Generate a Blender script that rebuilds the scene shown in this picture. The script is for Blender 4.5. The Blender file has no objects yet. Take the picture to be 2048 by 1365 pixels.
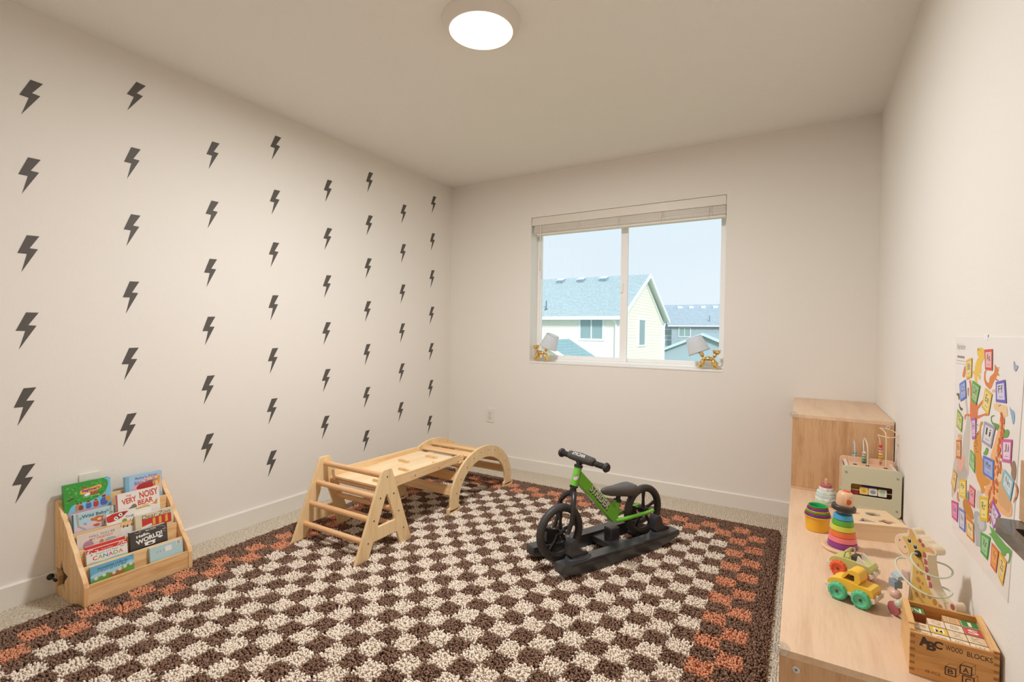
import bpy, bmesh, math, random
import numpy as np
from mathutils import Vector, Matrix
from mathutils.geometry import tessellate_polygon
random.seed(7)
S = bpy.context.scene
COL = S.collection
PI = math.pi

# ------------------------------------------------------------------ camera, sky, light, exposure
cam_d = bpy.data.cameras.new('camera'); cam = bpy.data.objects.new('camera', cam_d); COL.objects.link(cam)
S.camera = cam
cam_d.sensor_width = 36; cam_d.lens = 978.72/2048*36; cam_d.clip_start = 0.02; cam_d.clip_end = 400
yaw, pit, rol = 0.5342, 0.0185, 0.0133
fw = Vector((-math.sin(yaw)*math.cos(pit), math.cos(yaw)*math.cos(pit), -math.sin(pit)))
rt = Vector((math.cos(yaw), math.sin(yaw), 0)); up = rt.cross(fw)
r2 = math.cos(rol)*rt + math.sin(rol)*up; u2 = -math.sin(rol)*rt + math.cos(rol)*up
cam.matrix_world = Matrix(((r2.x, u2.x, -fw.x, 0), (r2.y, u2.y, -fw.y, 0), (r2.z, u2.z, -fw.z, 1.147), (0, 0, 0, 1)))

W = bpy.data.worlds.new('sky'); S.world = W; W.use_nodes = True
nt = W.node_tree; nt.nodes.clear()
wo = nt.nodes.new('ShaderNodeOutputWorld'); bg = nt.nodes.new('ShaderNodeBackground')
tc = nt.nodes.new('ShaderNodeTexCoord'); sx = nt.nodes.new('ShaderNodeSeparateXYZ'); cr = nt.nodes.new('ShaderNodeValToRGB')
nz = nt.nodes.new('ShaderNodeTexNoise'); nz.inputs['Scale'].default_value = 3; mx = nt.nodes.new('ShaderNodeMixRGB')
nt.links.new(tc.outputs['Generated'], sx.inputs[0]); nt.links.new(sx.outputs['Z'], cr.inputs[0])
cr.color_ramp.elements[0].position = 0.0; cr.color_ramp.elements[0].color = (0.88, 0.93, 0.98, 1)
cr.color_ramp.elements[1].position = 0.45; cr.color_ramp.elements[1].color = (0.68, 0.86, 0.95, 1)
nt.links.new(tc.outputs['Generated'], nz.inputs['Vector'])
nt.links.new(nz.outputs['Fac'], mx.inputs[0]); nt.links.new(cr.outputs[0], mx.inputs[1]); mx.inputs[2].default_value = (0.80, 0.90, 0.97, 1)
nt.links.new(mx.outputs[0], bg.inputs[0]); bg.inputs[1].default_value = 1.06
nt.links.new(bg.outputs[0], wo.inputs[0])

sun_d = bpy.data.lights.new('sun', 'SUN'); sun = bpy.data.objects.new('sun', sun_d); COL.objects.link(sun)
sun_d.energy = 3.0; sun_d.angle = math.radians(12); sun_d.color = (1.0, 0.97, 0.92)
sun.rotation_euler = (math.radians(62), 0, math.radians(36))      # from behind the house: lights the neighbours' fronts
LAMP_POWER = 44.5
S.view_settings.view_transform = 'Standard'; S.view_settings.look = 'None'
S.view_settings.exposure = 0.0; S.view_settings.gamma = 1.0; S.view_settings.use_curve_mapping = False
lamp_d = bpy.data.lights.new('ceiling_lamp_glow', 'AREA'); lamp_o = bpy.data.objects.new('ceiling_lamp_glow', lamp_d); COL.objects.link(lamp_o)
lamp_d.shape = 'DISK'; lamp_d.size = 0.25; lamp_d.energy = LAMP_POWER; lamp_d.color = (0.95, 0.965, 1.0)
lamp_o.location = (-1.175, 1.70, 2.388)

# ------------------------------------------------------------------ materials
def lin(c):
    if isinstance(c, str): c = tuple(int(c[i:i+2], 16) for i in (0, 2, 4))
    return tuple(((x/255)/12.92 if x/255 <= .04045 else ((x/255+.055)/1.055)**2.4) for x in c[:3])
_M = {}
def mat(c, rough=.55, metal=0., bump=0., bscale=200., var=0., vscale=30., trans=0., spec=.5, coat=0.):
    key = (str(c), rough, metal, bump, bscale, var, vscale, trans, spec, coat)
    if key in _M: return _M[key]
    m = bpy.data.materials.new('paint'); m.use_nodes = True; t = m.node_tree; b = t.nodes['Principled BSDF']
    l = lin(c); b.inputs['Base Color'].default_value = (*l, 1)
    b.inputs['Roughness'].default_value = rough; b.inputs['Metallic'].default_value = metal
    b.inputs['Specular IOR Level'].default_value = spec
    b.inputs['Coat Weight'].default_value = coat
    if trans: b.inputs['Transmission Weight'].default_value = trans
    if bump or var:
        co = t.nodes.new('ShaderNodeTexCoord')
    if var:
        n = t.nodes.new('ShaderNodeTexNoise'); n.inputs['Scale'].default_value = vscale; n.inputs['Detail'].default_value = 5
        r = t.nodes.new('ShaderNodeMapRange'); r.inputs['From Min'].default_value = .3; r.inputs['From Max'].default_value = .7
        r.inputs['To Min'].default_value = 1-var; r.inputs['To Max'].default_value = 1+var
        h = t.nodes.new('ShaderNodeVectorMath'); h.operation = 'SCALE'; h.inputs[0].default_value = l
        t.links.new(co.outputs['Object'], n.inputs['Vector']); t.links.new(n.outputs['Fac'], r.inputs['Value'])
        t.links.new(r.outputs[0], h.inputs['Scale']); t.links.new(h.outputs[0], b.inputs['Base Color'])
    if bump:
        n2 = t.nodes.new('ShaderNodeTexNoise'); n2.inputs['Scale'].default_value = bscale; n2.inputs['Detail'].default_value = 4
        bp = t.nodes.new('ShaderNodeBump'); bp.inputs['Strength'].default_value = bump; bp.inputs['Distance'].default_value = .004
        t.links.new(co.outputs['Object'], n2.inputs['Vector']); t.links.new(n2.outputs['Fac'], bp.inputs['Height']); t.links.new(bp.outputs[0], b.inputs['Normal'])
    _M[key] = m; return m

def wood(c1, c2, axis='z', scale=1.0, rough=.5, k=14.):
    key = ('wood', c1, c2, axis, scale, rough, k)
    if key in _M: return _M[key]
    m = bpy.data.materials.new('wood'); m.use_nodes = True; t = m.node_tree; b = t.nodes['Principled BSDF']
    b.inputs['Roughness'].default_value = rough
    co = t.nodes.new('ShaderNodeTexCoord'); mp = t.nodes.new('ShaderNodeMapping')
    s = {'x': (1, k, k), 'y': (k, 1, k), 'z': (k, k, 1)}[axis]
    mp.inputs['Scale'].default_value = tuple(a*scale for a in s)
    n = t.nodes.new('ShaderNodeTexNoise'); n.inputs['Scale'].default_value = 1.5; n.inputs['Detail'].default_value = 6; n.inputs['Distortion'].default_value = .6
    n2 = t.nodes.new('ShaderNodeTexNoise'); n2.inputs['Scale'].default_value = 14; n2.inputs['Detail'].default_value = 3
    mixn = t.nodes.new('ShaderNodeMath'); mixn.operation = 'MULTIPLY_ADD'; mixn.inputs[1].default_value = .35
    ad = t.nodes.new('ShaderNodeMath'); ad.operation = 'MULTIPLY'; ad.inputs[1].default_value = .72
    cr = t.nodes.new('ShaderNodeValToRGB')
    cr.color_ramp.elements[0].position = .36; cr.color_ramp.elements[0].color = (*lin(c2), 1)
    cr.color_ramp.elements[1].position = .60; cr.color_ramp.elements[1].color = (*lin(c1), 1)
    t.links.new(co.outputs['Object'], mp.inputs[0]); t.links.new(mp.outputs[0], n.inputs['Vector']); t.links.new(mp.outputs[0], n2.inputs['Vector'])
    t.links.new(n.outputs['Fac'], ad.inputs[0]); t.links.new(n2.outputs['Fac'], mixn.inputs[0]); t.links.new(ad.outputs[0], mixn.inputs[2])
    t.links.new(mixn.outputs[0], cr.inputs[0]); t.links.new(cr.outputs[0], b.inputs['Base Color'])
    _M[key] = m; return m

def emis(c, s):
    m = bpy.data.materials.new('glow'); m.use_nodes = True; b = m.node_tree.nodes['Principled BSDF']
    b.inputs['Base Color'].default_value = (*lin(c), 1); b.inputs['Emission Color'].default_value = (*lin(c), 1); b.inputs['Emission Strength'].default_value = s
    return m
def glass_thin(c='fcfeff', refl=.035):
    m = bpy.data.materials.new('glass'); m.use_nodes = True; t = m.node_tree; t.nodes.remove(t.nodes['Principled BSDF'])
    o = t.nodes['Material Output']; tr = t.nodes.new('ShaderNodeBsdfTransparent'); tr.inputs[0].default_value = (*lin(c), 1)
    g = t.nodes.new('ShaderNodeBsdfGlossy'); g.inputs['Roughness'].default_value = .03; mx = t.nodes.new('ShaderNodeMixShader'); mx.inputs[0].default_value = refl
    t.links.new(tr.outputs[0], mx.inputs[1]); t.links.new(g.outputs[0], mx.inputs[2]); t.links.new(mx.outputs[0], o.inputs[0]); return m

# ------------------------------------------------------------------ geometry helpers
class G:
    def __init__(s): s.v = []; s.f = []; s.m = []
    def add(s, vs, fs, mi=0):
        n = len(s.v); s.v += [tuple(a) for a in vs]; s.f += [tuple(i+n for i in f) for f in fs]; s.m += [mi]*len(fs); return s
    def box(s, x0, x1, y0, y1, z0, z1, mi=0, M=None):
        vs = [Vector((x, y, z)) for z in (z0, z1) for y in (y0, y1) for x in (x0, x1)]
        if M: vs = [M @ a for a in vs]
        return s.add(vs, [(0, 2, 3, 1), (4, 5, 7, 6), (0, 1, 5, 4), (2, 6, 7, 3), (0, 4, 6, 2), (1, 3, 7, 5)], mi)
    def prism(s, outer, t0, t1, F, holes=(), mi=0):
        loops = [list(outer)] + [list(h) for h in holes]
        flat = [p for l in loops for p in l]; n = len(flat)
        tri = tessellate_polygon([[Vector((p[0], p[1], 0)) for p in l] for l in loops])
        vs = [F(p[0], p[1], t0) for p in flat] + [F(p[0], p[1], t1) for p in flat]
        fs = [tuple(t) for t in tri] + [tuple(i+n for i in reversed(t)) for t in tri]
        o = 0
        for l in loops:
            k = len(l)
            for i in range(k): a, b = o+i, o+(i+1) % k; fs.append((a, b, b+n, a+n))
            o += k
        return s.add(vs, fs, mi)
    def tube(s, pts, r, n=10, mi=0, closed=False, flat=1.0, caps=True):
        pts = [Vector(p) for p in pts]; N = len(pts); rs = r if isinstance(r, (list, tuple)) else [r]*N
        base = len(s.v); prev = None; vs = []
        for i, p in enumerate(pts):
            a = pts[(i-1) % N] if (closed or i > 0) else p; b = pts[(i+1) % N] if (closed or i < N-1) else p
            t = (b-a).normalized()
            if prev is None:
                ref = Vector((0, 0, 1)) if abs(t.z) < .9 else Vector((1, 0, 0)); u = t.cross(ref).normalized()
            else:
                u = (prev - t*prev.dot(t)).normalized()
            prev = u; w = t.cross(u)
            for k in range(n):
                an = 2*PI*k/n; vs.append(p + u*math.cos(an)*rs[i] + w*math.sin(an)*rs[i]*flat)
        fs = []
        for i in range(N if closed else N-1):
            j = (i+1) % N
            for k in range(n): fs.append((i*n+k, i*n+(k+1) % n, j*n+(k+1) % n, j*n+k))
        if not closed and caps: fs.append(tuple(range(n-1, -1, -1))); fs.append(tuple((N-1)*n+k for k in range(n)))
        return s.add(vs, fs, mi)
    def lathe(s, prof, n=32, mi=0, c=(0, 0, 0), M=None, fr=None, cap=True):
        vs = []; N = len(prof)
        for r, z in prof:
            for k in range(n):
                a = 2*PI*k/n; q = fr(a) if fr else 1
                p = Vector((r*q*math.cos(a), r*q*math.sin(a), z))
                if M: p = M @ p
                vs.append(p + Vector(c))
        fs = []
        for i in range(N-1):
            for k in range(n): fs.append((i*n+k, i*n+(k+1) % n, (i+1)*n+(k+1) % n, (i+1)*n+k))
        ring = prof[0] == prof[-1] or not cap
        if prof[0][0] > 1e-6 and not ring: fs.append(tuple(range(n-1, -1, -1)))
        if prof[-1][0] > 1e-6 and not ring: fs.append(tuple((N-1)*n+k for k in range(n)))
        return s.add(vs, fs, mi)
    def ball(s, c, r, sc=(1, 1, 1), n=16, m=9, mi=0, M=None):
        prof = [(max(1e-7, math.sin(PI*i/(m-1))), -math.cos(PI*i/(m-1))) for i in range(m)]
        Q = Matrix.Diagonal((r*sc[0], r*sc[1], r*sc[2], 1))
        if M: Q = M.to_4x4() @ Q
        return s.lathe(prof, n, mi, c, Q)
    def build(s, name, mats, parent=None, smooth=False, bevel=0., seg=2, loc=None, ang=35):
        me = bpy.data.meshes.new(name); me.from_pydata(s.v, [], s.f)
        if not isinstance(mats, (list, tuple)): mats = [mats]
        for m in mats: me.materials.append(m)
        if len(mats) > 1: me.polygons.foreach_set('material_index', s.m)
        bm = bmesh.new(); bm.from_mesh(me)
        if smooth or bevel: bmesh.ops.remove_doubles(bm, verts=bm.verts, dist=1e-6)
        bmesh.ops.recalc_face_normals(bm, faces=bm.faces)
        if smooth:
            for f in bm.faces: f.smooth = True
            for e in bm.edges:
                if len(e.link_faces) == 2 and e.calc_face_angle(0) > math.radians(ang): e.smooth = False
        bm.to_mesh(me); bm.free(); me.update()
        o = bpy.data.objects.new(name, me); COL.objects.link(o)
        if parent: o.parent = parent
        if loc: o.location = loc
        if bevel:
            b = o.modifiers.new('bevel', 'BEVEL'); b.width = bevel; b.segments = seg; b.limit_method = 'ANGLE'; b.angle_limit = math.radians(40)
        return o

def thing(name, label, cat, loc=(0, 0, 0), rot=(0, 0, 0), group=None):
    o = bpy.data.objects.new(name, None); COL.objects.link(o); o.location = loc
    o.rotation_euler = rot if isinstance(rot, (tuple, list)) else (0, 0, rot); o.empty_display_size = .05
    return tag(o, label, cat, group)
def tag(o, label, cat, group=None):
    o['label'] = label; o['category'] = cat
    if group: o['group'] = group
    return o
def struct(o): o['kind'] = 'structure'; return o

def ell(cx, cy, rx, ry=None, rot=0, n=24):
    ry = ry or rx; c, s = math.cos(rot), math.sin(rot)
    return [(cx+rx*math.cos(a)*c-ry*math.sin(a)*s, cy+rx*math.cos(a)*s+ry*math.sin(a)*c) for a in (2*PI*i/n for i in range(n))]
def rrect(x0, y0, x1, y1, r, n=5):
    o = []
    for cx, cy, a in ((x1-r, y0+r, -PI/2), (x1-r, y1-r, 0), (x0+r, y1-r, PI/2), (x0+r, y0+r, PI)):
        for i in range(n+1): o.append((cx+r*math.cos(a+PI/2*i/n), cy+r*math.sin(a+PI/2*i/n)))
    return o
def star(cx, cy, r, r2=None, rot=0, n=5):
    r2 = r2 or r*.42
    return [(cx+(r if i % 2 == 0 else r2)*math.sin(rot+PI*i/n), cy+(r if i % 2 == 0 else r2)*math.cos(rot+PI*i/n)) for i in range(2*n)]
def thick(pts, w):
    pts = [Vector(p) for p in pts]; L = []; R = []
    for i, p in enumerate(pts):
        t = (pts[min(i+1, len(pts)-1)]-pts[max(i-1, 0)]).normalized(); n = Vector((-t.y, t.x))
        ww = w[i] if isinstance(w, (list, tuple)) else w
        L.append(p+n*ww/2); R.append(p-n*ww/2)
    return [tuple(a) for a in L + R[::-1]]
def smoothpoly(P, it=2, closed=True):
    for _ in range(it):
        Q = []; n = len(P)
        for i in range(n if closed else n-1):
            a, b = P[i], P[(i+1) % n]
            Q.append((a[0]*.75+b[0]*.25, a[1]*.75+b[1]*.25)); Q.append((a[0]*.25+b[0]*.75, a[1]*.25+b[1]*.75))
        P = Q if closed else [P[0]]+Q+[P[-1]]
    return P
_T = {}
def text2d(s, off=0.):
    k = (s, off)
    if k not in _T:
        c = bpy.data.curves.new('t', 'FONT'); c.body = s; c.size = 1; c.resolution_u = 3; c.offset = off; c.align_x = 'CENTER'; c.align_y = 'CENTER'
        c.fill_mode = 'FRONT'; o = bpy.data.objects.new('t', c); COL.objects.link(o)
        me = bpy.data.meshes.new_from_object(o)
        V = [(v.co.x, v.co.y) for v in me.vertices]; F = [tuple(p.vertices) for p in me.polygons]
        bpy.data.objects.remove(o); bpy.data.meshes.remove(me)
        if V:
            xs = [a[0] for a in V]; ys = [a[1] for a in V]; cx = (min(xs)+max(xs))/2; cy = (min(ys)+max(ys))/2
            w = max(xs)-min(xs); h = max(ys)-min(ys)
            V = [((a-cx)/w, (b-cy)/h) for a, b in V]
        _T[k] = (V, F)
    return _T[k]
class Art:
    """flat print: coloured polygons and lettering laid on a surface; F(u, v, w) places a point."""
    def __init__(s, F, base=.00012, step=.000018): s.F = F; s.g = G(); s.mats = []; s.w = base; s.st = step
    def mi(s, c):
        m = c if isinstance(c, bpy.types.Material) else mat(c, .6)
        if m not in s.mats: s.mats.append(m)
        return s.mats.index(m)
    def poly(s, c, P, adv=True):
        if adv: s.w += s.st
        tri = tessellate_polygon([[Vector((a[0], a[1], 0)) for a in P]])
        s.g.add([s.F(a[0], a[1], s.w) for a in P], [tuple(t) for t in tri], s.mi(c)); return s
    def text(s, c, t, cx, cy, w, h, rot=0, off=0., shear=0., mapf=None):
        s.w += s.st; V, F = text2d(t, off); cs, sn = math.cos(rot), math.sin(rot); P = []
        for a, b in V:
            a, b = a*w+shear*b*h, b*h; a, b = cx+a*cs-b*sn, cy+a*sn+b*cs
            if mapf: a, b = mapf(a, b)
            P.append(s.F(a, b, s.w))
        s.g.add(P, F, s.mi(c)); return s
    def done(s, name, parent): 
        me = s.g.build(name, s.mats, parent); return me

# ------------------------------------------------------------------ common materials
WALL = mat('efe8de', .85, bump=.12, bscale=120)
CEIL = mat('f2eee6', .9, bump=.55, bscale=55)
TRIM = mat('eae4d9', .45)
VINYL = mat('fbf8f3', .35)
PINE = wood('f0cf9f', 'dfb27a', 'y', 1.6, .5); PINEX = wood('f0cf9f', 'dfb27a', 'x', 1.6, .5); PINEZ = wood('f2d3a6', 'e2b883', 'z', 1.6, .5)
RACKZ = wood('f0c994', 'dba365', 'z', 1.6, .5); RACKY = wood('f0c994', 'd99f60', 'y', 1.6, .5)
OAKX = wood('e3bf97', 'd2a87c', 'x', 1.2, .42, 10); OAKY = wood('e8c7a5', 'dab592', 'y', 1.2, .42, 10); OAKZ = wood('d9ae83', 'c08e60', 'z', 1.6, .45, 12)
BEECH = wood('eac09a', 'dcab80', 'z', 3, .35)
BLACK = mat('1c1b1c', .38); BLACKM = mat('232223', .6); STEEL = mat('b9b6b0', .3, 1.)
SCREW = mat('7d7f84', .35, .9)
GOLD = mat('f0cd88', .1, 1.)

# ------------------------------------------------------------------ the room
XL, XR, YB, YF, ZC = -2.745, .375, 3.542, -.05, 2.441
def carpet():
    m = bpy.data.materials.new('carpet'); m.use_nodes = True; t = m.node_tree; b = t.nodes['Principled BSDF']; b.inputs['Roughness'].default_value = .95
    b.inputs['Specular IOR Level'].default_value = .1
    co = t.nodes.new('ShaderNodeTexCoord'); mp = t.nodes.new('ShaderNodeMapping'); mp.inputs['Scale'].default_value = (2.2, 1, 1)
    v = t.nodes.new('ShaderNodeTexVoronoi'); v.inputs['Scale'].default_value = 95
    n = t.nodes.new('ShaderNodeTexNoise'); n.inputs['Scale'].default_value = 130; n.inputs['Detail'].default_value = 3
    wv = t.nodes.new('ShaderNodeTexWave'); wv.inputs['Scale'].default_value = 32; wv.inputs['Distortion'].default_value = 1.6; wv.inputs['Detail'].default_value = 3
    wv.bands_direction = 'X'
    cr = t.nodes.new('ShaderNodeValToRGB'); cr.color_ramp.elements[0].position = .28; cr.color_ramp.elements[0].color = (*lin('a8967f'), 1)
    cr.color_ramp.elements[1].position = .66; cr.color_ramp.elements[1].color = (*lin('f8ebd6'), 1)
    e = cr.color_ramp.elements.new(.48); e.color = (*lin('ddceb7'), 1)
    ad = t.nodes.new('ShaderNodeMath'); ad.operation = 'MULTIPLY_ADD'; ad.inputs[1].default_value = .16
    sb = t.nodes.new('ShaderNodeMath'); sb.operation = 'SUBTRACT'; sb.inputs[1].default_value = .08
    bp = t.nodes.new('ShaderNodeBump'); bp.inputs['Strength'].default_value = .9; bp.inputs['Distance'].default_value = .008
    L = t.links.new
    L(co.outputs['Object'], mp.inputs[0]); L(mp.outputs[0], v.inputs['Vector']); L(co.outputs['Object'], n.inputs['Vector']); L(co.outputs['Object'], wv.inputs['Vector'])
    L(wv.outputs['Fac'], ad.inputs[0]); L(n.outputs['Fac'], ad.inputs[2]); L(ad.outputs[0], sb.inputs[0]); L(sb.outputs[0], cr.inputs[0]); L(cr.outputs[0], b.inputs['Base Color'])
    L(v.outputs['Distance'], bp.inputs['Height']); bp.invert = True; L(bp.outputs[0], b.inputs['Normal']); return m
struct(G().box(XL-.12, XR+.12, YF-.12, YB+.17, -.12, 0).build('floor', carpet()))
struct(G().box(XL-.12, XR+.12, YF-.12, YB+.17, ZC, ZC+.12).build('ceiling', CEIL))
struct(G().box(XL-.12, XL, YF-.12, YB+.17, 0, ZC).build('wall_left', WALL))
struct(G().box(XR, XR+.12, YF-.12, YB+.17, 0, ZC).build('wall_right', WALL))
struct(G().box(XL, XR, YF-.12, YF, 0, ZC).build('wall_front', WALL))
WX0, WX1, WZ0, WZ1 = -1.925, -.448, .907, 2.084
id2 = lambda u, v, w: (u, YB+w, v)
struct(G().prism([(XL, 0), (XR, 0), (XR, ZC), (XL, ZC)], 0, .17, id2, [[(WX0, WZ0), (WX0, WZ1), (WX1, WZ1), (WX1, WZ0)]]).build('wall_back', WALL))
BB = .096
def bb(nm, a, b, ax):
    g = G()
    prof = [(0, 0), (.013, 0), (.013, BB-.006), (.009, BB), (0, BB)]
    if nm == 'baseboard_back': g.prism(prof, a, b, lambda u, v, w: (w, YB-u, v))
    elif nm == 'baseboard_left': g.prism(prof, a, b, lambda u, v, w: (XL+u, w, v))
    elif nm == 'baseboard_right': g.prism(prof, a, b, lambda u, v, w: (XR-u, w, v))
    else: g.prism(prof, a, b, lambda u, v, w: (w, YF+u, v))
    struct(g.build(nm, TRIM))
bb('baseboard_back', XL+.013, XR-.013, 0); bb('baseboard_left', YF, YB, 1); bb('baseboard_right', YF, YB-.76, 1); bb('baseboard_front', XL+.013, -.62, 0)
# the closed door behind the photographer
d = struct(G().box(-.5, .31, YF-.001, YF+.03, .005, 2.03).build('door_1', TRIM, bevel=.003))
for z0, z1 in ((.2, .85), (1.0, 1.85)):
    for x0 in (-.42, -.05): G().box(x0, x0+.28, .03, .034, z0, z1).build('door_panel', TRIM, d, bevel=.003, loc=(0, YF, 0))
G().tube([(-.45, YF+.03, 1), (-.45, YF+.07, 1)], .012).tube([(-.45, YF+.07, 1), (-.35, YF+.07, 1)], .009).build('door_handle', STEEL, d, True)
struct(G().box(-.57, -.5, YF, YF+.02, 0, 2.1).box(.31, .375, YF, YF+.02, 0, 2.1).box(-.5, .31, YF, YF+.02, 2.03, 2.1).build('trim_1', TRIM, bevel=.002))

# ------------------------------------------------------------------ window
win = struct(bpy.data.objects.new('window_1', None)); COL.objects.link(win); win.location = ((WX0+WX1)/2, YB+.1, WZ0)
def wl(g): 
    g.v = [(a[0]-win.location.x, a[1]-win.location.y, a[2]-win.location.z) for a in g.v]; return g
fy0, fy1 = YB+.120, YB+.17
g = G().prism([(WX0, WZ0), (WX1, WZ0), (WX1, WZ1), (WX0, WZ1)], fy0, fy1, lambda u, v, w: (u, w, v),
              [[(WX0+.02, WZ0+.02), (WX0+.02, WZ1-.02), (WX1-.02, WZ1-.02), (WX1-.02, WZ0+.02)]])
wl(g).build('window_frame', VINYL, win, bevel=.003)
def sash(x0, x1, y0, y1, wl_, wr, wb, wt):
    g = G().prism([(x0, WZ0+.02), (x1, WZ0+.02), (x1, WZ1-.02), (x0, WZ1-.02)], y0, y1, lambda u, v, w: (u, w, v),
                  [[(x0+wl_, WZ0+.02+wb), (x0+wl_, WZ1-.02-wt), (x1-wr, WZ1-.02-wt), (x1-wr, WZ0+.02+wb)]])
    s = wl(g).build('sash', VINYL, win, bevel=.002)
    ym = (y0+y1)/2
    wl(G().box(x0+wl_-.004, x1-wr+.004, ym-.002, ym+.002, WZ0+.02+wb-.004, WZ1-.02-wt+.004)).build('pane', glass_thin(), s)
sash(WX0+.02, -1.152, fy0+.004, fy0+.026, .018, .055, .032, .03)
sash(-1.212, WX1-.02, fy0+.028, fy0+.046, .04, .030, .028, .03)
wl(G().box(-1.200, -1.185, fy0-.008, fy0+.004, 1.46, 1.53)).build('latch', VINYL, win, bevel=.002)
wl(G().box(WX0, WX1, YB-.004, YB+.120, WZ0-.012, WZ0+.0005)).build('window_sill', mat('f4f1ea', .35), win, bevel=.002)

BL = mat('e9e0d2', .45)
bl = thing('window_blind', 'white faux-wood window blind raised to the top of the window', 'blind', ((WX0+WX1)/2, YB+.03, 2.01))
def L_(g, o):
    g.v = [(a[0]-o.location.x, a[1]-o.location.y, a[2]-o.location.z) for a in g.v]; return g
L_(G().box(WX0+.004, WX1-.003, YB+.004, YB+.012, 2.019, 2.082), bl).build('valance', BL, bl, bevel=.002)
L_(G().box(WX0+.02, WX1-.02, YB+.014, YB+.066, 2.04, 2.08), bl).build('head_rail', BL, bl)
for i in range(17):
    z = 1.957+i*.0037
    L_(G().box(WX0+.022+random.uniform(-.002, .002), WX1-.004+random.uniform(-.002, 0), YB+.014+random.uniform(-.0015, .0015), YB+.062, z, z+.0028), bl).build('slat', BL, bl)
L_(G().box(WX0+.024, WX1-.004, YB+.013, YB+.063, 1.938, 1.955), bl).build('bottom_rail', BL, bl, bevel=.003)
L_(G().box(WX0+.028, WX0+.048, YB+.0115, YB+.013, 1.94, 1.944), bl).build('end_cap', mat('5a4a40', .5), bl)
for x in (-1.84, -1.52, -1.2, -.88, -.56):
    L_(G().tube([(x, YB+.0105, 2.02), (x+.004, YB+.0095, 1.99), (x-.004, YB+.0095, 1.965), (x, YB+.011, 1.935)], .0025, 6)
       .tube([(x+.02, YB+.0105, 2.02), (x+.014, YB+.0095, 1.985), (x+.022, YB+.0095, 1.96)], .002, 6), bl).build('ladder_cord', BL, bl, True)
L_(G().tube([(-1.843, YB+.006, 2.018), (-1.843, YB+.006, 1.72)], .0035, 8).tube([(-1.843, YB+.006, 1.725), (-1.843, YB+.006, 1.645)], [.005, .0062], 8), bl).build('tilt_wand', mat('dccbbb', .3), bl, True)

# ------------------------------------------------------------------ ceiling light
cl = thing('ceiling_light', 'round white flush ceiling light glowing warm white', 'ceiling light', (-1.175, 1.70, ZC))
G().lathe([(.163, 0), (.163, -.004), (.158, -.012), (.146, -.034), (.138, -.044), (.132, -.045), (.132, -.03), (.10, -.03)], 64).build('light_ring', mat('e9e0d4', .4), cl, True)
G().lathe([(.1315, -.036), (.12, -.042), (.09, -.0455), (.05, -.0475), (1e-5, -.048)], 64).build('diffuser', emis('fff0da', 3.0), cl, True)

# ------------------------------------------------------------------ wall decals
BP = [(-.0, 0)]
b0 = [(.728, 2.154), (.767, 2.155), (.735, 2.102), (.761, 2.101), (.709, 2.002), (.727, 2.077), (.698, 2.077)]
b1 = [(1.085, 1.995), (1.123, 1.996), (1.093, 1.942), (1.118, 1.941), (1.067, 1.844), (1.084, 1.919), (1.056, 1.919)]
BOLT = [(((a[0]-.731)+(b[0]-1.090))/2, ((a[1]-2.080)+(b[1]-1.921))/2) for a, b in zip(b0, b1)]
BOLT = [(BOLT[i][0], BOLT[i][1]) for i in range(7)]
COLS = {1: [(0.731, 2.082), (0.727, 1.763), (0.723, 1.444), (0.717, 1.127), (0.71, 0.815), (0.704, 0.497)],
        2: [(1.098, 2.238), (1.087, 1.923), (1.085, 1.607), (1.081, 1.289), (1.076, 0.973), (1.07, 0.659), (1.068, .342)],
        3: [(1.455, 2.075), (1.451, 1.758), (1.444, 1.445), (1.436, 1.133), (1.432, 0.815), (1.43, 0.499)],
        4: [(1.818, 2.234), (1.816, 1.91), (1.811, 1.594), (1.81, 1.275), (1.808, 0.955), (1.803, 0.65), (1.801, 0.332)],
        5: [(2.198, 2.074), (2.197, 1.754), (2.195, 1.437), (2.193, 1.122), (2.192, 0.806), (2.186, 0.49)],
        6: [(2.562, 2.229), (2.56, 1.915), (2.554, 1.6), (2.552, 1.285), (2.551, 0.969), (2.549, 0.652), (2.548, 0.331)],
        7: [(2.919, 2.075), (2.918, 1.762), (2.916, 1.44), (2.915, 1.129), (2.913, 0.809), (2.906, 0.498)],
        8: [(3.285, 2.231), (3.277, 1.912), (3.276, 1.595), (3.274, 1.281), (3.272, 0.967), (3.271, 0.648), (3.262, 0.338)]}
ORD = ['', 'first', 'second', 'third', 'fourth', 'fifth', 'sixth', 'seventh', 'eighth']
dm = mat('5a544d', .6); dmesh = None
TW = {(1, 0): -.06, (2, 0): -.12, (1, 1): 0.}
for c, rows in COLS.items():
    for r, (y, z) in enumerate(rows):
        if dmesh is None:
            o = G().prism(BOLT, .0003, .0014, lambda u, v, w: (w, u, v)).build('lightning_bolt_decal', dm); dmesh = o.data
        else:
            o = bpy.data.objects.new('lightning_bolt_decal', dmesh); COL.objects.link(o)
        o.location = (XL, y, z); o.rotation_euler = (TW.get((c, r), random.uniform(-.03, .03)), 0, 0)
        ro = 'top' if r == 0 else ('bottom' if r == len(rows)-1 else ORD[r+1]+' from top')
        extra = ' behind the rack' if (c, r) == (2, 6) else ''
        tag(o, f'dark grey lightning bolt decal, {ro} in {ORD[c]} column from left{extra}', 'wall decal', 'lightning bolt decals on the left wall')

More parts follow.
